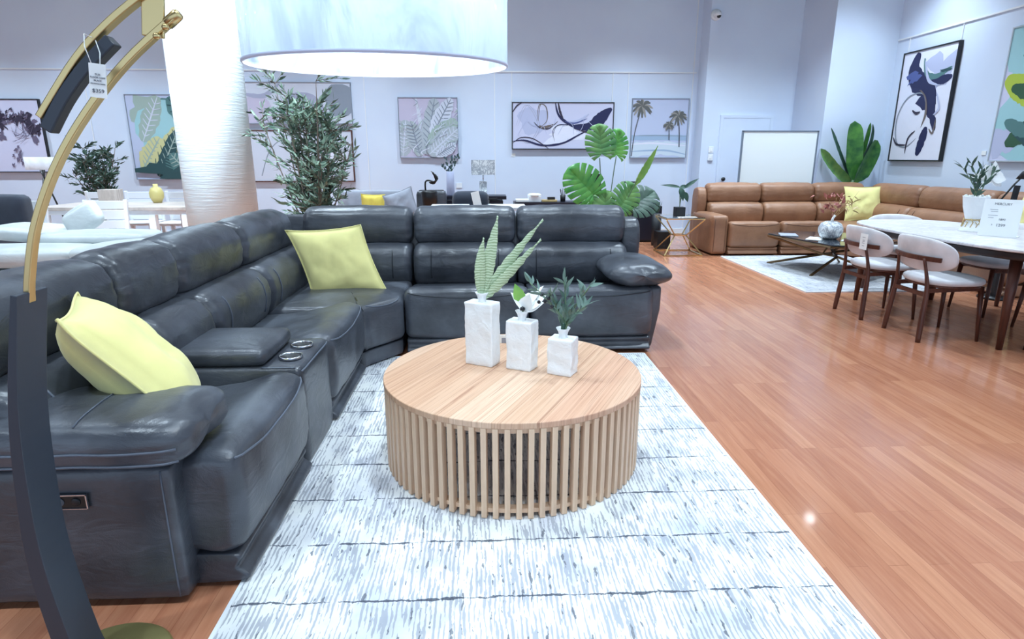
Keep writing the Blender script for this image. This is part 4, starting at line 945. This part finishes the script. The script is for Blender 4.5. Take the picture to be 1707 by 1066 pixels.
# ================================================================ DINING SET
dt = thing('dining_table', 'long dining table with rounded pale stone top and dark walnut legs on the right', 'table', (4.02, 4.78, 0))
tp = [(x, y) for x, y in ellipse(0, 0, .56, 1.12, 96, 3.2)]
slab(tp, .728, .752, .009, rings=3).build('tabletop', 'tabletop', dt)
slab([(x * .93, y * .96) for x, y in tp], .668, .728, .02, rings=2).build('apron', 'darkwood', dt)
for x, y in ((-.30, -.76), (.34, -.76), (-.40, .83), (.34, .80)):
    MB().tube([(x, y, 0), (x * .99 + .0, y * .985, .35), (x * .96, y * .97, .70)], [.020, .030, .040], 16).build('leg', 'walnut', dt, True)
def chair():
    t = thing('dining_chair', 'x', 'chair')
    sp = [(x, y) for x, y in ellipse(.03, 0, .245, .25, 56, 2.5)]
    slab(sp, .43, .475, .022, .012, rings=5).build('seat', 'cream', t, True)
    slab([(x * .93, y * .93) for x, y in sp], .412, .432, .006, rings=2).build('seat_frame', 'walnut', t)
    # curved oval back pad (back is at -x)
    mb = MB(); vs = []; fs = []; ol = ellipse(0, 0, .322, .128, 48, 2.7); nr_ = 7
    for s_ in (1, -1):
        o = len(vs)
        for k in range(nr_ + 1):
            q = max(.02, sin(pi / 2 * k / nr_)); th = .024 * sqrt(max(0, 1 - q ** 3.2))
            for (py, pz) in ol: yy, zz = py * q, pz * q; vs.append((-.232 + .95 * yy * yy - zz * .22 + th * s_, yy, .655 + zz))
        for k in range(nr_):
            for i in range(48): fs.append((o + k * 48 + i, o + k * 48 + (i + 1) % 48, o + (k + 1) * 48 + (i + 1) % 48, o + (k + 1) * 48 + i))
        fs.append(tuple(o + i for i in range(48)))
    mb.add(vs, fs); o = mb.build('back_pad', 'cream', t, True); wd = o.modifiers.new('weld', 'WELD'); wd.merge_threshold = .0008
    rp = [(-.262 + .95 * y * y, y, .628) for y in [-.25 + .50 * i / 16 for i in range(17)]]
    rl = MB(); rl.bar(rp, [.014 + .012 * sin(pi * i / 16) for i in range(17)], .034, (0, 0, 1)); rl.build('back_rail', 'walnut', t, bevel=.003)
    for s_ in (-1, 1):
        MB().tube(crom([(-.235, s_ * .20, 0), (-.225, s_ * .185, .2), (-.215, s_ * .17, .42), (-.252, s_ * .14, .63)], 14, False), [.011 + .009 * sin(pi * min(1, (i + 3) / 14)) for i in range(14)], 12).build('leg', 'walnut', t, True)
        MB().tube([(.225, s_ * .20, 0), (.20, s_ * .175, .42)], [.011, .020], 12).build('leg', 'walnut', t, True)
        MB().bar([(-.215, s_ * .172, .39), (.20, s_ * .178, .405)], .018, .03, (0, 0, 1)).build('side_rail', 'walnut', t)
    MB().bar([(-.217, -.17, .36), (-.217, .17, .36)], .02, .03, (0, 0, 1)).build('cross_rail', 'walnut', t)
    return t
ch = chair(); first = True
for x, y, rz, lab in [(3.49, 4.42, 0, 'pale upholstered walnut dining chair nearest the camera, left side of the table'),
                      (3.455, 5.075, 0, 'pale upholstered walnut dining chair with a white price card on its back'),
                      (4.19, 5.87, -pi / 2, 'pale upholstered dining chair at the far head of the dining table'),
                      (4.55, 5.10, pi, 'pale dining chair across the table, its shaded seat seen left of the near table leg'),
                      (4.55, 4.40, pi, 'pale dining chair across the table, its seat seen right of the near table leg'),
                      (4.10, 3.78, pi / 2, 'pale upholstered dining chair at the near head of the table, cut by the right edge')]:
    c = ch if first else copy_tree(ch); first = False
    c.location = (x, y, 0); c.rotation_euler = (0, 0, rz); c['label'] = lab; c['group'] = 'dining chairs around the stone table'
cd_ = thing('price_card', 'white price card taped to the back of a dining chair', 'card', (3.178, 4.93, .665), R(-90)); MB().box((0, 0, 0), (.10, .002, .13)).build('card', 'paper', cd_)
for i, (s_, z_) in enumerate((('CHAIR', .035), ('PRICE', .012), ('$159', -.03))): pass
ln = MB()
for z_, w_ in ((.036, .04), (.012, .03), (.002, .03), (-.012, .034), (-.034, .03)): ln.box((0, -.0015, z_), (w_, .0006, .003))
ln.build('print_lines', 'ink', cd_)
sg = thing('price_sign', 'white tabletop price sign reading 1890 and 1299 beside the vase on the dining table', 'sign', (3.985, 4.54, .753), R(-52))
sb = MB(); sb.box((0, .0, .142), (.245, .005, .284), M4.Rotation(R(-6), 3, 'X')); sb.build('card', 'paper', sg)
sb = MB(); sb.box((0, .05, .003), (.245, .11, .004)); sb.build('foot', 'paper', sg)
Tm = M4.Rotation(R(-6), 4, 'X')
for s_, sz, x, z_ in (('MERCURY', .024, .0, .105), ('1890', .022, .012, -.012), ('1299', .030, .01, -.056), ('$', .014, -.045, -.054)):
    text_mesh('lettering', s_, sz, M4.Translation((x, 0, .142)) @ Tm @ M4.Translation((0, -.0032, z_)) @ M4.Rotation(pi / 2, 4, 'X'), sg, 'ink')
ln = MB()
for x, z_, w_ in ((-.05, .062, .05), (-.045, .047, .045), (-.05, .018, .06), (-.06, .0, .035)): ln.box((x, -.004 + .1045 * (z_), .142 + z_), (w_, .0008, .003))
ln.build('print_lines', 'greyfab', sg)
vv = thing('flower_vase', 'tall flared white vase with gold ribbon waist on the dining table', 'vase', (4.06, 4.90, .753))
MB().lathe([(.001, 0), (.088, 0), (.088, .006), (.055, .06), (.042, .085), (.055, .11), (.082, .20), (.094, .278), (.097, .285), (.088, .285), (.07, .18), (.001, .12)], n=32).build('body', 'ceramic', vv, True)
f = MB(); random.seed(3)
for i in range(12):
    a = i * .55; f.tube([(.058 * cos(a), .058 * sin(a), .085 + .02 * sin(i * 2.)), (.066 * cos(a + .3), .066 * sin(a + .3), .06 + .02 * cos(i)), (.07 * cos(a + .1), .07 * sin(a + .1), .035)], .004, 6)
f.lathe([(.044, .09), (.052, .09), (.052, .10), (.044, .10), (.044, .09)], n=24); f.build('gold_ribbon', 'gold', vv, True)
f = MB()
for i in range(16): a = i * .39; f.lathe([(.001, -.010), (.012, 0), (.001, .010)], (.08 * cos(a), .08 * sin(a), .283 + .006 * (i % 2)), 8)
f.build('beaded_rim', 'petal', vv, True)
t = thing('olive_sprig', 'grey-green olive sprig standing in the flared white vase on the dining table', 'plant', (4.05, 4.90, 1.0))
rosette_plant(t, (0, 0, 0), [[(0, 0, -.06), (-.02, 0, .10), (-.08, 0, .18), (-.16, 0, .27)], [(0, 0, -.06), (-.0, 0, .10), (-.03, 0, .20), (-.09, 0, .30)], [(0, 0, -.06), (.02, 0, .10), (.05, -.03, .17), (.10, -.03, .24)], [(0, 0, -.06), (.02, 0.02, .10), (.02, .03, .18), (.03, .03, .25)]], .085, .022, 'olivedark', 15, .8, seed=13)
t = thing('white_flower', 'pale mint-white fabric flower behind the olive sprig on the dining table', 'flower', (4.09, 4.93, 1.0)); pt = MB(); random.seed(5)
for i in range(9): a = i * .7; pt.leaf((.08, 0, .19), (cos(a) * .8 + .4, .3 * sin(a * 2), sin(a) * .6 + .25), .13, .09, (0, -1, .2), .2, 5)
MB().tube(crom([(0, 0, -.05), (.03, 0, .1), (.08, 0, .19)], 6, False), .004, 6).build('stem', 'stem', t, True); pt.build('petals', 'petal', t, True, recalc=False)
# black standing reading lamp at the right edge
bl = thing('floor_lamp', 'black angled reading lamp with thin arm behind the price sign at the right edge', 'lamp', (5.02, 5.62, 0))
MB().lathe([(.001, 0), (.13, 0), (.13, .02), (.001, .025)], n=28).build('base', 'black', bl, True); MB().bar([(0, 0, .02), (0, 0, .9), (.015, 0, 1.09)], .035, .035).build('post', 'black', bl)
MB().tube([(-.22, 0, .82), (-.02, 0, 1.10), (.10, 0, 1.24)], .008, 8).build('arm', 'black', bl, True); MB().lathe([(.001, 0), (.05, -.02), (.09, -.09), (.085, -.09), (.001, -.03)], (.10, 0, 1.24), 20).build('lamp_head', 'black', bl, True)

# ================================================================ BLACK DESK AREA
dk = thing('desk', 'long thin black wall desk behind the charcoal sofa under the swirl painting', 'desk', (1.25, 9.95, 0))
MB().box((0, 0, .625), (1.52, .42, .06)).build('desktop', 'navybox', dk, bevel=.004)
for x in (-.68, .68): MB().box((x, 0, .30), (.05, .38, .59)).build('leg', 'navybox', dk)
cb_ = thing('cabinet', 'black lacquered cabinet standing behind the right end of the charcoal sofa', 'cabinet', (2.43, 10.05, 0))
MB().box((0.03, 0, .30), (.86, .46, .56)).build('body', 'navybox', cb_, bevel=.004); MB().box((0, 0, .01), (.74, .40, .02)).build('plinth', 'black', cb_)
for x in (-.2, .2): MB().box((x, -.238, .30), (.385, .016, .52)).build('door', 'navybox', cb_, bevel=.002)
def small(name, lab, cat, c, parts):
    t = thing(name, lab, cat, c)
    for pn, mbx, mt in parts: mbx.build(pn, mt, t, True if pn in ('lid', 'bowl', 'body_round') else False, bevel=.003 if pn not in ('lid', 'bowl', 'body_round') else 0)
    return t
small('paper_tray', 'white paper tray at the left end of the black desk', 'tray', (.62, 9.9, .657), [('tray', MB().box((0, 0, .02), (.2, .25, .035)), 'paper')])
small('tape_dispenser', 'white rounded box with pale lid on the black desk', 'box', (.82, 9.9, .657), [('body', MB().box((0, 0, .045), (.2, .18, .09)), 'white'), ('lid', MB().lathe([(.001, 0), (.11, 0), (.11, .02), (.09, .035), (.001, .04)], (0, 0, .09), 28), 'paper')])
small('wooden_tray', 'small tan tray with odds and ends on the black desk', 'tray', (1.06, 9.9, .657), [('tray', MB().box((0, 0, .015), (.24, .16, .03)), 'straw'), ('contents', MB().box((.03, 0, .05), (.12, .08, .04)), 'black')])
t = thing('pen_pot', 'black pot of pens on the desk beside the bright monstera leaf', 'pot', (1.28, 9.9, .657)); MB().lathe([(.04, 0), (.045, .1), (.04, .1), (.036, .01), (.001, .01)], n=18).build('cup', 'black', t, True); f = MB()
for i in range(7): a = i * .9; f.tube([(.01 * cos(a), .01 * sin(a), .02), (.05 * cos(a), .05 * sin(a), .16 + .01 * i)], .004, 6)
f.build('pens', 'black', t)
mo = thing('computer_monitor', 'black computer monitor on the desk behind the monstera', 'monitor', (1.74, 10.0, .657)); MB().box((0, 0, .26), (.34, .03, .34)).build('screen', 'black', mo, bevel=.004); MB().box((0, .02, .06), (.04, .03, .12)).build('stand', 'black', mo); MB().box((0, 0, .006), (.2, .15, .012)).build('foot', 'black', mo)
pr_ = thing('printer', 'grey and white desk printer on the black cabinet behind the monstera leaves', 'printer', (2.40, 10.05, .582)); MB().box((0, 0, .12), (.34, .32, .22)).build('body', 'greyfab', pr_, bevel=.01); MB().box((0, 0, .25), (.30, .28, .04)).build('scanner_lid', 'white', pr_, bevel=.006); MB().box((0, .06, .37), (.26, .02, .02)).build('paper_support', 'black', pr_); MB().box((0, .08, .31), (.2, .01, .12)).build('paper_sheet', 'paper', pr_); MB().box((0, -.163, .08), (.22, .01, .05)).build('paper_slot', 'black', pr_)
small('folded_cloth', 'small pink and navy folded cloths on the right end of the black cabinet', 'cloth', (2.72, 9.93, .582), [('pink_cloth', MB().box((-.08, 0, .02), (.14, .16, .03)), 'rust'), ('navy_cloth', MB().box((.06, 0, .03), (.16, .16, .05)), 'a_navy')])
# ---- monstera behind the charcoal sofa
def monstera(mb, c, ang, size, nrm, fingers=8, gap=.32):
    """split leaf: c = attachment notch, ang = tip direction in the leaf plane; nrm = facing"""
    n_ = V(nrm).normalized(); ux = V((0, 0, 1)).cross(n_).normalized(); uy = n_.cross(ux)
    T = lambda x, y, z=0: V(c) + (ux * x + uy * y) * size + n_ * z * size
    def rt(p): return (p[0] * cos(ang) - p[1] * sin(ang), p[0] * sin(ang) + p[1] * cos(ang))
    for sd in (-1, 1):
        for k in range(fingers):
            def out(t):
                a = -2.55 + t * 2.55      # from back lobe to tip
                r = .50 * (1.0 + .30 * cos(a)) * (1 + .08 * sin(a * 2)); return (.42 * cos(a) + r * cos(a) * .35 + .25, sd * abs(sin(a)) * r * .95)
            t0, t1 = k / fingers, (k + 1) / fingers; tg = t0 + (t1 - t0) * gap * (0 if k == fingers - 1 else .8)
            o0, o1 = out(tg), out(t1)
            m0 = (max(0, (t0 - .22) * 1.15) * .85, 0); m1 = (max(0, (t1 - .22) * 1.15) * .85, 0)
            def lerp(a, b, s): return (a[0] + (b[0] - a[0]) * s, a[1] + (b[1] - a[1]) * s)
            full0 = out(t0)
            A = [(m0, m1), (lerp(m0, full0, .42), lerp(m1, o1, .42)), (lerp(m0, o0, .72), lerp(m1, o1, .74)), (o0, o1)]
            vs = []
            for i, (p, q) in enumerate(A):
                zz = [0, .05, .05, -.02][i]
                for s_ in (p, lerp(p, q, .5), q):
                    g = rt(s_); mid = .015 if s_ not in (p, q) else 0; vs.append(T(g[0], g[1], zz + mid + (.06 if i == 3 and 0 < 1 else 0) * .3))
            fs = []
            for i in range(3):
                for j in range(2): fs.append((i * 3 + j, i * 3 + j + 1, (i + 1) * 3 + j + 1, (i + 1) * 3 + j))
            mb.add(vs, fs)
t = thing('potted_plant', 'tall artificial monstera with large bright split leaves behind the right end of the charcoal sofa', 'plant', (1.25, 6.3, 0))
MB().lathe([(.001, 0), (.14, 0), (.19, .36), (.175, .36), (.15, .30), (.001, .30)], n=32).build('pot', 'pot', t, True)
st = MB()
for e in ((-.16, 0, .98), (-.07, 0, 1.34), (.10, 0, 1.36), (.0, 0, .70), (.18, 0, .85), (.34, 0, 1.15), (.30, 0, .80)):
    st.tube(crom([(0, 0, .28), (e[0] * .2, 0, .6), (e[0] * .75, e[1], e[2] * .85), e], 10, False), .005, 6)
st.build('stem', 'stem', t, True)
for c, ang, sz, nr, m in (((-.13, -.05, .98), 2.35, .42, (-.1, -1, .15), 'monstera'), ((-.06, -.05, 1.38), 1.65, .34, (.05, -1, .25), 'monstera2'), ((.10, 0, 1.37), 1.35, .30, (.5, -1, .2), 'monstera'), ((.0, -.1, .72), 1.6, .36, (0, -1, .35), 'monstera2'), ((.16, -.05, .85), .95, .34, (.3, -1, .3), 'monstera2'), ((.28, 0, .85), .55, .42, (.2, -1, .9), 'olivedark'), ((-.02, .1, .8), 2.4, .3, (0, -1, .6), 'monstera2')):
    mb = MB(); monstera(mb, c, ang, sz, nr); mb.build('leaf', m, t, True, recalc=False)
mb = MB(); blade_curve(mb, (.30, 0, 1.06), (.40, 0, 1.22), (.52, 0, 1.46), .075, (.8, 0, -.6)); mb.build('young_leaf', 'lime', t, True, recalc=False)
# ---- banana plant
t = thing('potted_plant', 'broad-leaved banana plant in the far right corner behind the tan sofa', 'plant', (5.80, 9.50, 0))
MB().lathe([(.001, 0), (.10, 0), (.13, .34), (.12, .34), (.001, .28)], n=28).build('pot', 'pot', t, True)
MB().tube([(0, 0, .28), (0, 0, .7), (-.02, 0, 1.0)], [.045, .04, .03], 14).build('stem', 'stem', t, True)
def broad(a, b, c, wd, sd, m='banana', n=20):
    mb = MB(); a, b, c = V(a), V(b), V(c); L = []
    for i in range(n + 1):
        q = i / n; p = a * (1 - q) ** 2 + b * 2 * q * (1 - q) + c * q * q; w_ = wd * (min(1, q * 3.2) ** .7) * (max(0, 1 - q ** 9)) ** .5
        L.append((p, max(.012, w_)))
    blade(mb, a, L, sd); mb.build('leaf', m, t, True, recalc=False)
broad((-.02, -.02, .98), (-.10, -.05, 1.4), (-.12, -.02, 1.88), .27, (1, 0, 0)); broad((.02, 0, .95), (.15, -.04, 1.2), (.30, 0, 1.60), .30, (.75, .3, -.45)); broad((0, 0, .95), (-.25, 0, 1.05), (-.58, 0, 1.47), .14, (.5, -.3, .8), 'monstera2')
broad((.0, .02, .95), (-.2, 0, 1.25), (-.46, 0, 1.78), .09, (.7, .5, .4), 'alocasia'); broad((.04, .03, .95), (.10, .02, 1.4), (.16, .02, 1.86), .11, (.9, .4, 0), 'banana'); broad((.04, .03, 1.2), (.26, .02, 1.5), (.20, .02, 1.84), .09, (.8, .4, -.3), 'alocasia')
# ================================================================ MIDDLE BACKGROUND
t = thing('chaise_lounge', 'pale grey upholstered chaise with a sloping back behind the charcoal sofa', 'chaise', (-1.25, 8.2, 0))
sb = softbox((-.22, .25, .46), (1.0, .12, .90), .05, (0, .01, .01), 10); sb.build('backrest', 'greyfab', t, True); sb = softbox((-.22, -.1, .25), (1.0, .75, .36), .05, (0, 0, .02), 10); sb.build('seat', 'greyfab', t, True)
for x, y in ((-.6, -.4), (.2, -.4)): MB().tube([(x, y, 0), (x, y, .12)], .02, 10).build('leg', 'black', t, True)
pillow('throw_pillow', 'golden yellow cushion on the pale grey chaise', (-1.42, 7.98, .74), (1, 0, -.02), (.35, .2, 1), .15, .10, 'yellow2', 3)
pillow('throw_pillow', 'plump light grey cushion on the pale grey chaise beside the golden one', (-1.03, 7.78, .76), (.93, .0, .30), (-.25, .25, .9), .19, .18, 'greyfab', 6)
t = thing('recliner_chair', 'dark grey leather recliner with folded side arms behind the charcoal sofa', 'chair', (-.70, 8.25, 0))
sb = softbox((0, .15, .48), (.40, .18, .86), .04, (0, .01, .01), 10); sb.build('backrest', 'leather', t, True); softbox((0, -.2, .24), (.4, .6, .36), .05, (0, 0, .02), 8).build('seat', 'leather', t, True); MB().box((0, .16, .905), (.33, .13, .03)).build('top_pad', 'black', t, bevel=.01)
t = thing('black_sculpture', 'black abstract swan-neck sculpture standing behind the sofa backs', 'ornament', (-.66, 7.6, 0))
MB().box((0, 0, .38), (.14, .12, .76)).build('pedestal', 'black', t, bevel=.004); MB().lathe([(.001, .76), (.09, .76), (.10, .93), (.085, .955), (.001, .955)], n=20).build('plinth_cap', 'black', t, True)
MB().tube(crom([(-.045, 0, .95), (-.045, 0, 1.05), (-.01, 0, 1.075), (.05, 0, 1.06)], 10, False), .010, 8).build('neck', 'black', t, True)
mb = MB(); blade_curve(mb, (.0, 0, 1.05), (.17, 0, 1.03), (.03, 0, 1.185), .075, (0.5, -.5, .7)); mb.build('curved_head', 'black', t, True, recalc=False, solid=.012)
ss = thing('sideboard', 'low black sideboard against the back wall behind the dark armchair', 'cabinet', (-.25, 9.6, 0)); MB().box((0, 0, .36), (1.1, .4, .68)).build('body', 'navybox', ss, bevel=.004); MB().box((0, 0, .75), (1.2, .45, .05)).build('top', 'navybox', ss)
t = thing('ceramic_vase', 'tall lilac textured cylinder vase on the black sideboard', 'vase', (-.50, 9.5, .776)); MB().lathe([(.001, 0), (.055, 0), (.062, .02), (.058, .36), (.052, .365), (.048, .30), (.001, .28)], n=28).build('body', 'lilac', t, True)
t = thing('eucalyptus_stems', 'blue-green eucalyptus stems in the tall lilac vase', 'plant', (-.50, 9.5, 1.12))
rosette_plant(t, (0, 0, 0), [[(0, 0, -.02), (-.02, 0, .08), (-.06, 0, .2)], [(0, 0, -.02), (.04, 0, .1), (.10, 0, .25)], [(0, 0, -.02), (.02, 0, .1), (.02, 0, .22)], [(0, 0, -.02), (.07, 0, .1), (.14, 0, .24)], [(0, 0, -.02), (-.06, 0, .03), (-.10, 0, .10)]], .055, .032, 'eucalyptus', 10, .8, seed=31)
tl_ = thing('table_lamp', 'small square marble-patterned table lamp by the back wall', 'lamp', (.0, 10.1, 0)); MB().box((0, 0, .37), (.5, .4, .74)).build('pedestal', 'white', tl_, bevel=.004)
MB().box((0, 0, .86), (.12, .10, .22)).build('base', 'marble', tl_, bevel=.004); MB().tube([(0, 0, .96), (0, 0, 1.1)], .01, 8).build('stem', 'chrome', tl_, True)
f = MB(); f.box((0, -.09, 1.19), (.36, .01, .23)).box((0, .09, 1.19), (.36, .01, .23)).box((-.18, 0, 1.19), (.01, .19, .23)).box((.18, 0, 1.19), (.01, .19, .23)); f.build('lamp_shade', 'marble', tl_)
t = thing('armchair', 'dark grey leather armchair with rounded back behind the charcoal sofa', 'chair', (-.18, 8.5, 0))
softbox((0, .2, .5), (.52, .2, .76), .09, (0, .01, .01), 10).build('backrest', 'darkfab', t, True); softbox((0, -.12, .26), (.5, .55, .36), .06, (0, 0, .02), 8).build('seat', 'darkfab', t, True); softbox((.26, -.0, .46), (.12, .6, .5), .05, (0, 0, .01), 8).build('armrest', 'darkfab', t, True); softbox((-.26, -.0, .40), (.1, .6, .4), .05, (0, 0, .01), 8).build('armrest', 'darkfab', t, True); MB().box((.31, -.1, .80), (.12, .05, .02)).build('arm_tab', 'black', t)
sh_ = MB().box((0, 0, 0), (.11, .004, .26), M4.Rotation(R(-12), 3, 'Y')).build('paper_sign', 'paper'); tag(sh_, 'white paper notice draped over the dark armchair back', 'sign'); sh_.location = (-.09, 8.585, .77)
sh_.location = (-.09, 8.36, .77)
for x0, x1, lb in ((-.55, -.15, 'white console table behind the charcoal sofa, below the dark armchair'), (.05, .44, 'white console table behind the charcoal sofa, just left of the black desk')):
    t = thing('console_table', lb, 'table', ((x0 + x1) / 2, 6.4, 0)); MB().box((0, 0, .845), (x1 - x0, .5, .03)).build('top', 'white', t, bevel=.004)
    for x in (-1, 1): MB().box((x * (x1 - x0 - .08) / 2, 0, .415), (.04, .4, .83)).build('leg', 'white', t)
# ================================================================ OLIVE TREE
def tree(name, lab, loc, z0, z1, rad, nst, per, leaf_l, leaf_w, mats, seed, stemw=.012):
    t = thing(name, lab, 'tree', loc); random.seed(seed)
    MB().lathe([(.001, 0), (.15, 0), (.19, .34), (.175, .34), (.001, .30)], n=28).build('pot', 'pot', t, True)
    st = MB(); L = [MB() for _ in mats]
    for i in range(nst):
        a = 2 * pi * i / nst + random.random() * .5; rr = rad * random.uniform(.25, .95); top = z0 + (z1 - z0) * (random.uniform(.45, 1.0) if rr > rad * .6 else random.uniform(.7, 1))
        P = crom([(0.02 * cos(a), .02 * sin(a), .28), (rr * .25 * cos(a), rr * .25 * sin(a), z0 * .75 + .1), (rr * .7 * cos(a), rr * .7 * sin(a), (z0 + top) * .52), (rr * cos(a), rr * sin(a), top)], 16, False)
        st.tube(P, [stemw * (1 - .05 * k) for k in range(16)], 6)
        for b in range(per):
            k = random.randint(6, 15); p = P[k]; g = random.random() * 2 * pi; d = V((cos(g), sin(g), random.uniform(.1, 1.1))).normalized(); ln_ = random.uniform(.14, .30) * rad / .5
            q = p + d * ln_; st.tube([p, (p + q) / 2 + V((0, 0, .01)), q], [.004, .003, .002], 4)
            for s_ in range(11):
                f_ = (s_ + 1) / 11; pp_ = p + d * ln_ * f_; r_ = V((random.gauss(0, 1), random.gauss(0, 1), random.gauss(0, .8)))
                random.choice(L).leaf(pp_, (d * .9 + r_.normalized() * .8), leaf_l * random.uniform(.7, 1.2), leaf_w * random.uniform(.8, 1.2), r_, .12, 4)
    st.build('branches', 'bark', t, True)
    for mb, m in zip(L, mats): mb.build('foliage', m, t, True, recalc=False)
    return t
tree('olive_tree', 'tall bushy artificial olive tree behind the charcoal sofa, right of the white column', (-1.86, 6.88, 0), .60, 2.10, .54, 20, 17, .095, .022, ('olive', 'olivedark', 'olive'), 42)
tree('olive_tree', 'smaller dark green artificial tree at the far left behind the white outdoor dining set', (-5.98, 9.9, 0), .70, 1.50, .40, 13, 12, .085, .024, ('olivedark',), 17)
# ================================================================ LEFT BACKGROUND
def slat_chair():
    t = thing('slatted_chair', 'x', 'chair')
    f = MB(); f.box((0, .21, .66), (.48, .03, .40), M4.Rotation(R(-8), 3, 'X'))
    bkt = MB()
    for zz, h in ((.82, .09), (.71, .10), (.60, .09), (.50, .06)): bkt.box((0, .21 - (zz - .5) * .14, zz), (.44, .022, h))
    bkt.build('back_slats', 'white', t, bevel=.003); 
    for x in (-.22, .22): MB().box((x, .185, .66), (.04, .03, .44), M4.Rotation(R(8), 3, 'X')).build('back_post', 'white', t, bevel=.003)
    MB().box((0, -.03, .44), (.48, .46, .035)).build('seat', 'white', t, bevel=.004)
    for x in (-.21, .21):
        for y in (-.23, .19): MB().box((x, y, .21), (.045, .045, .43)).build('leg', 'white', t)
    return t
sc_ = slat_chair(); first = True
# local +y is the back side; near chairs turn their backs to the camera
for x, y, rz, lab in [(-4.34, 7.42, pi + .06, 'white slatted outdoor chair, back to the camera, nearest the white column'),
                      (-5.20, 7.42, pi - .06, 'white slatted outdoor chair, back to the camera, behind the brass lamp arm'),
                      (-5.45, 8.95, 0, 'white slatted outdoor chair, leftmost of the far row at the outdoor table'),
                      (-4.90, 9.0, .1, 'white slatted outdoor chair, middle of the far row at the outdoor table'),
                      (-4.33, 8.95, 0, 'white slatted outdoor chair, far row end beside the white column')]:
    c = sc_ if first else copy_tree(sc_); first = False
    c.location = (x, y, 0); c.rotation_euler = (0, 0, rz); c['label'] = lab; c['group'] = 'white outdoor dining chairs'
ot = thing('outdoor_table', 'white framed outdoor dining table with weathered grey wood top at the far left', 'table', (-4.55, 8.2, 0))
MB().box((0, 0, .735), (1.9, .95, .04)).build('tabletop', 'greywood', ot, bevel=.004); MB().box((0, 0, .69), (1.8, .85, .06)).build('apron', 'white', ot)
for x in (-.85, .45, .85):
    for y in (-.40, .40): MB().box((x, y, .33), (.08, .08, .66)).build('leg', 'white', ot)
bx = MB().box((0, 0, .09), (.22, .2, .18)).build('wicker_box', 'greywood', bevel=.004); tag(bx, 'small brown woven box on the outdoor dining table', 'box'); bx.location = (-4.95, 8.45, .756)
t = thing('gold_vase', 'small bulbous pale gold vase on the outdoor dining table', 'vase', (-4.38, 8.5, .756)); MB().lathe([(.001, 0), (.05, 0), (.085, .07), (.09, .13), (.065, .19), (.03, .215), (.03, .245), (.022, .245), (.001, .2)], n=28).build('body', 'goldvase', t, True)
fl = thing('floor_lamp', 'tripod floor lamp with a pale drum shade in front of the leftmost painting', 'lamp', (-6.55, 9.6, 0))
MB().lathe([(.20, 1.17), (.20, 1.35), (.195, 1.35), (.195, 1.17), (.20, 1.17)], n=36).build('lamp_shade', 'cream', fl, True)
for a in (0.2, 2.3, 4.4): MB().tube([(.28 * cos(a), .28 * sin(a), 0), (-.03 * cos(a), -.03 * sin(a), 1.18)], .012, 8).build('leg', 'black', fl, True)
t = thing('armchair', 'black leather armchair with a white stripe at the left edge of the room', 'chair', (-5.50, 6.75, 0))
softbox((0, .25, .55), (1.0, .22, .80), .07, (0, .01, .01), 10).build('backrest', 'darkfab', t, True); softbox((0, -.1, .28), (.9, .65, .38), .06, (0, 0, .02), 8).build('seat', 'darkfab', t, True)
for x in (-.48, .48): softbox((x, -.05, .36), (.14, .75, .50), .05, (0, 0, .01), 8).build('armrest', 'darkfab', t, True)
MB().box((.20, -.40, .60), (.035, .02, .34), M4.Rotation(R(-52), 3, 'Y')).build('white_stripe', 'paper', t)
ws = thing('leather_sofa', 'low white leather sofa with adjustable flap headrests left of the column behind the charcoal sofa', 'sofa', (-3.6, 5.3, 0))
def wl(nm, c, d, rx=0, ry=0, r=.05): softbox(c, d, r, (.01, .01, .02), 12, M4.Rotation(R(ry), 3, 'Y') @ M4.Rotation(R(rx), 3, 'X'), .004, c[0]).build(nm, 'whiteleather', ws, True)
wl('seat_base', (-.1, .1, .27), (1.9, 1.7, .30)); wl('backrest', (-.64, .70, .655), (.66, .5, .12), 0, 4); wl('headrest', (-.14, .60, .79), (.36, .09, .22), -10, -30); wl('seat_cushion', (.0, .5, .50), (1.1, .7, .14))
wl('backrest', (.43, -.1, .70), (.84, .38, .10)); wl('backrest', (.08, -.50, .62), (.86, .42, .13)); wl('backrest', (.76, -.48, .64), (.52, .42, .13), 0, -5); wl('arm_cushion', (-.45, -.1, .56), (.7, .6, .12))
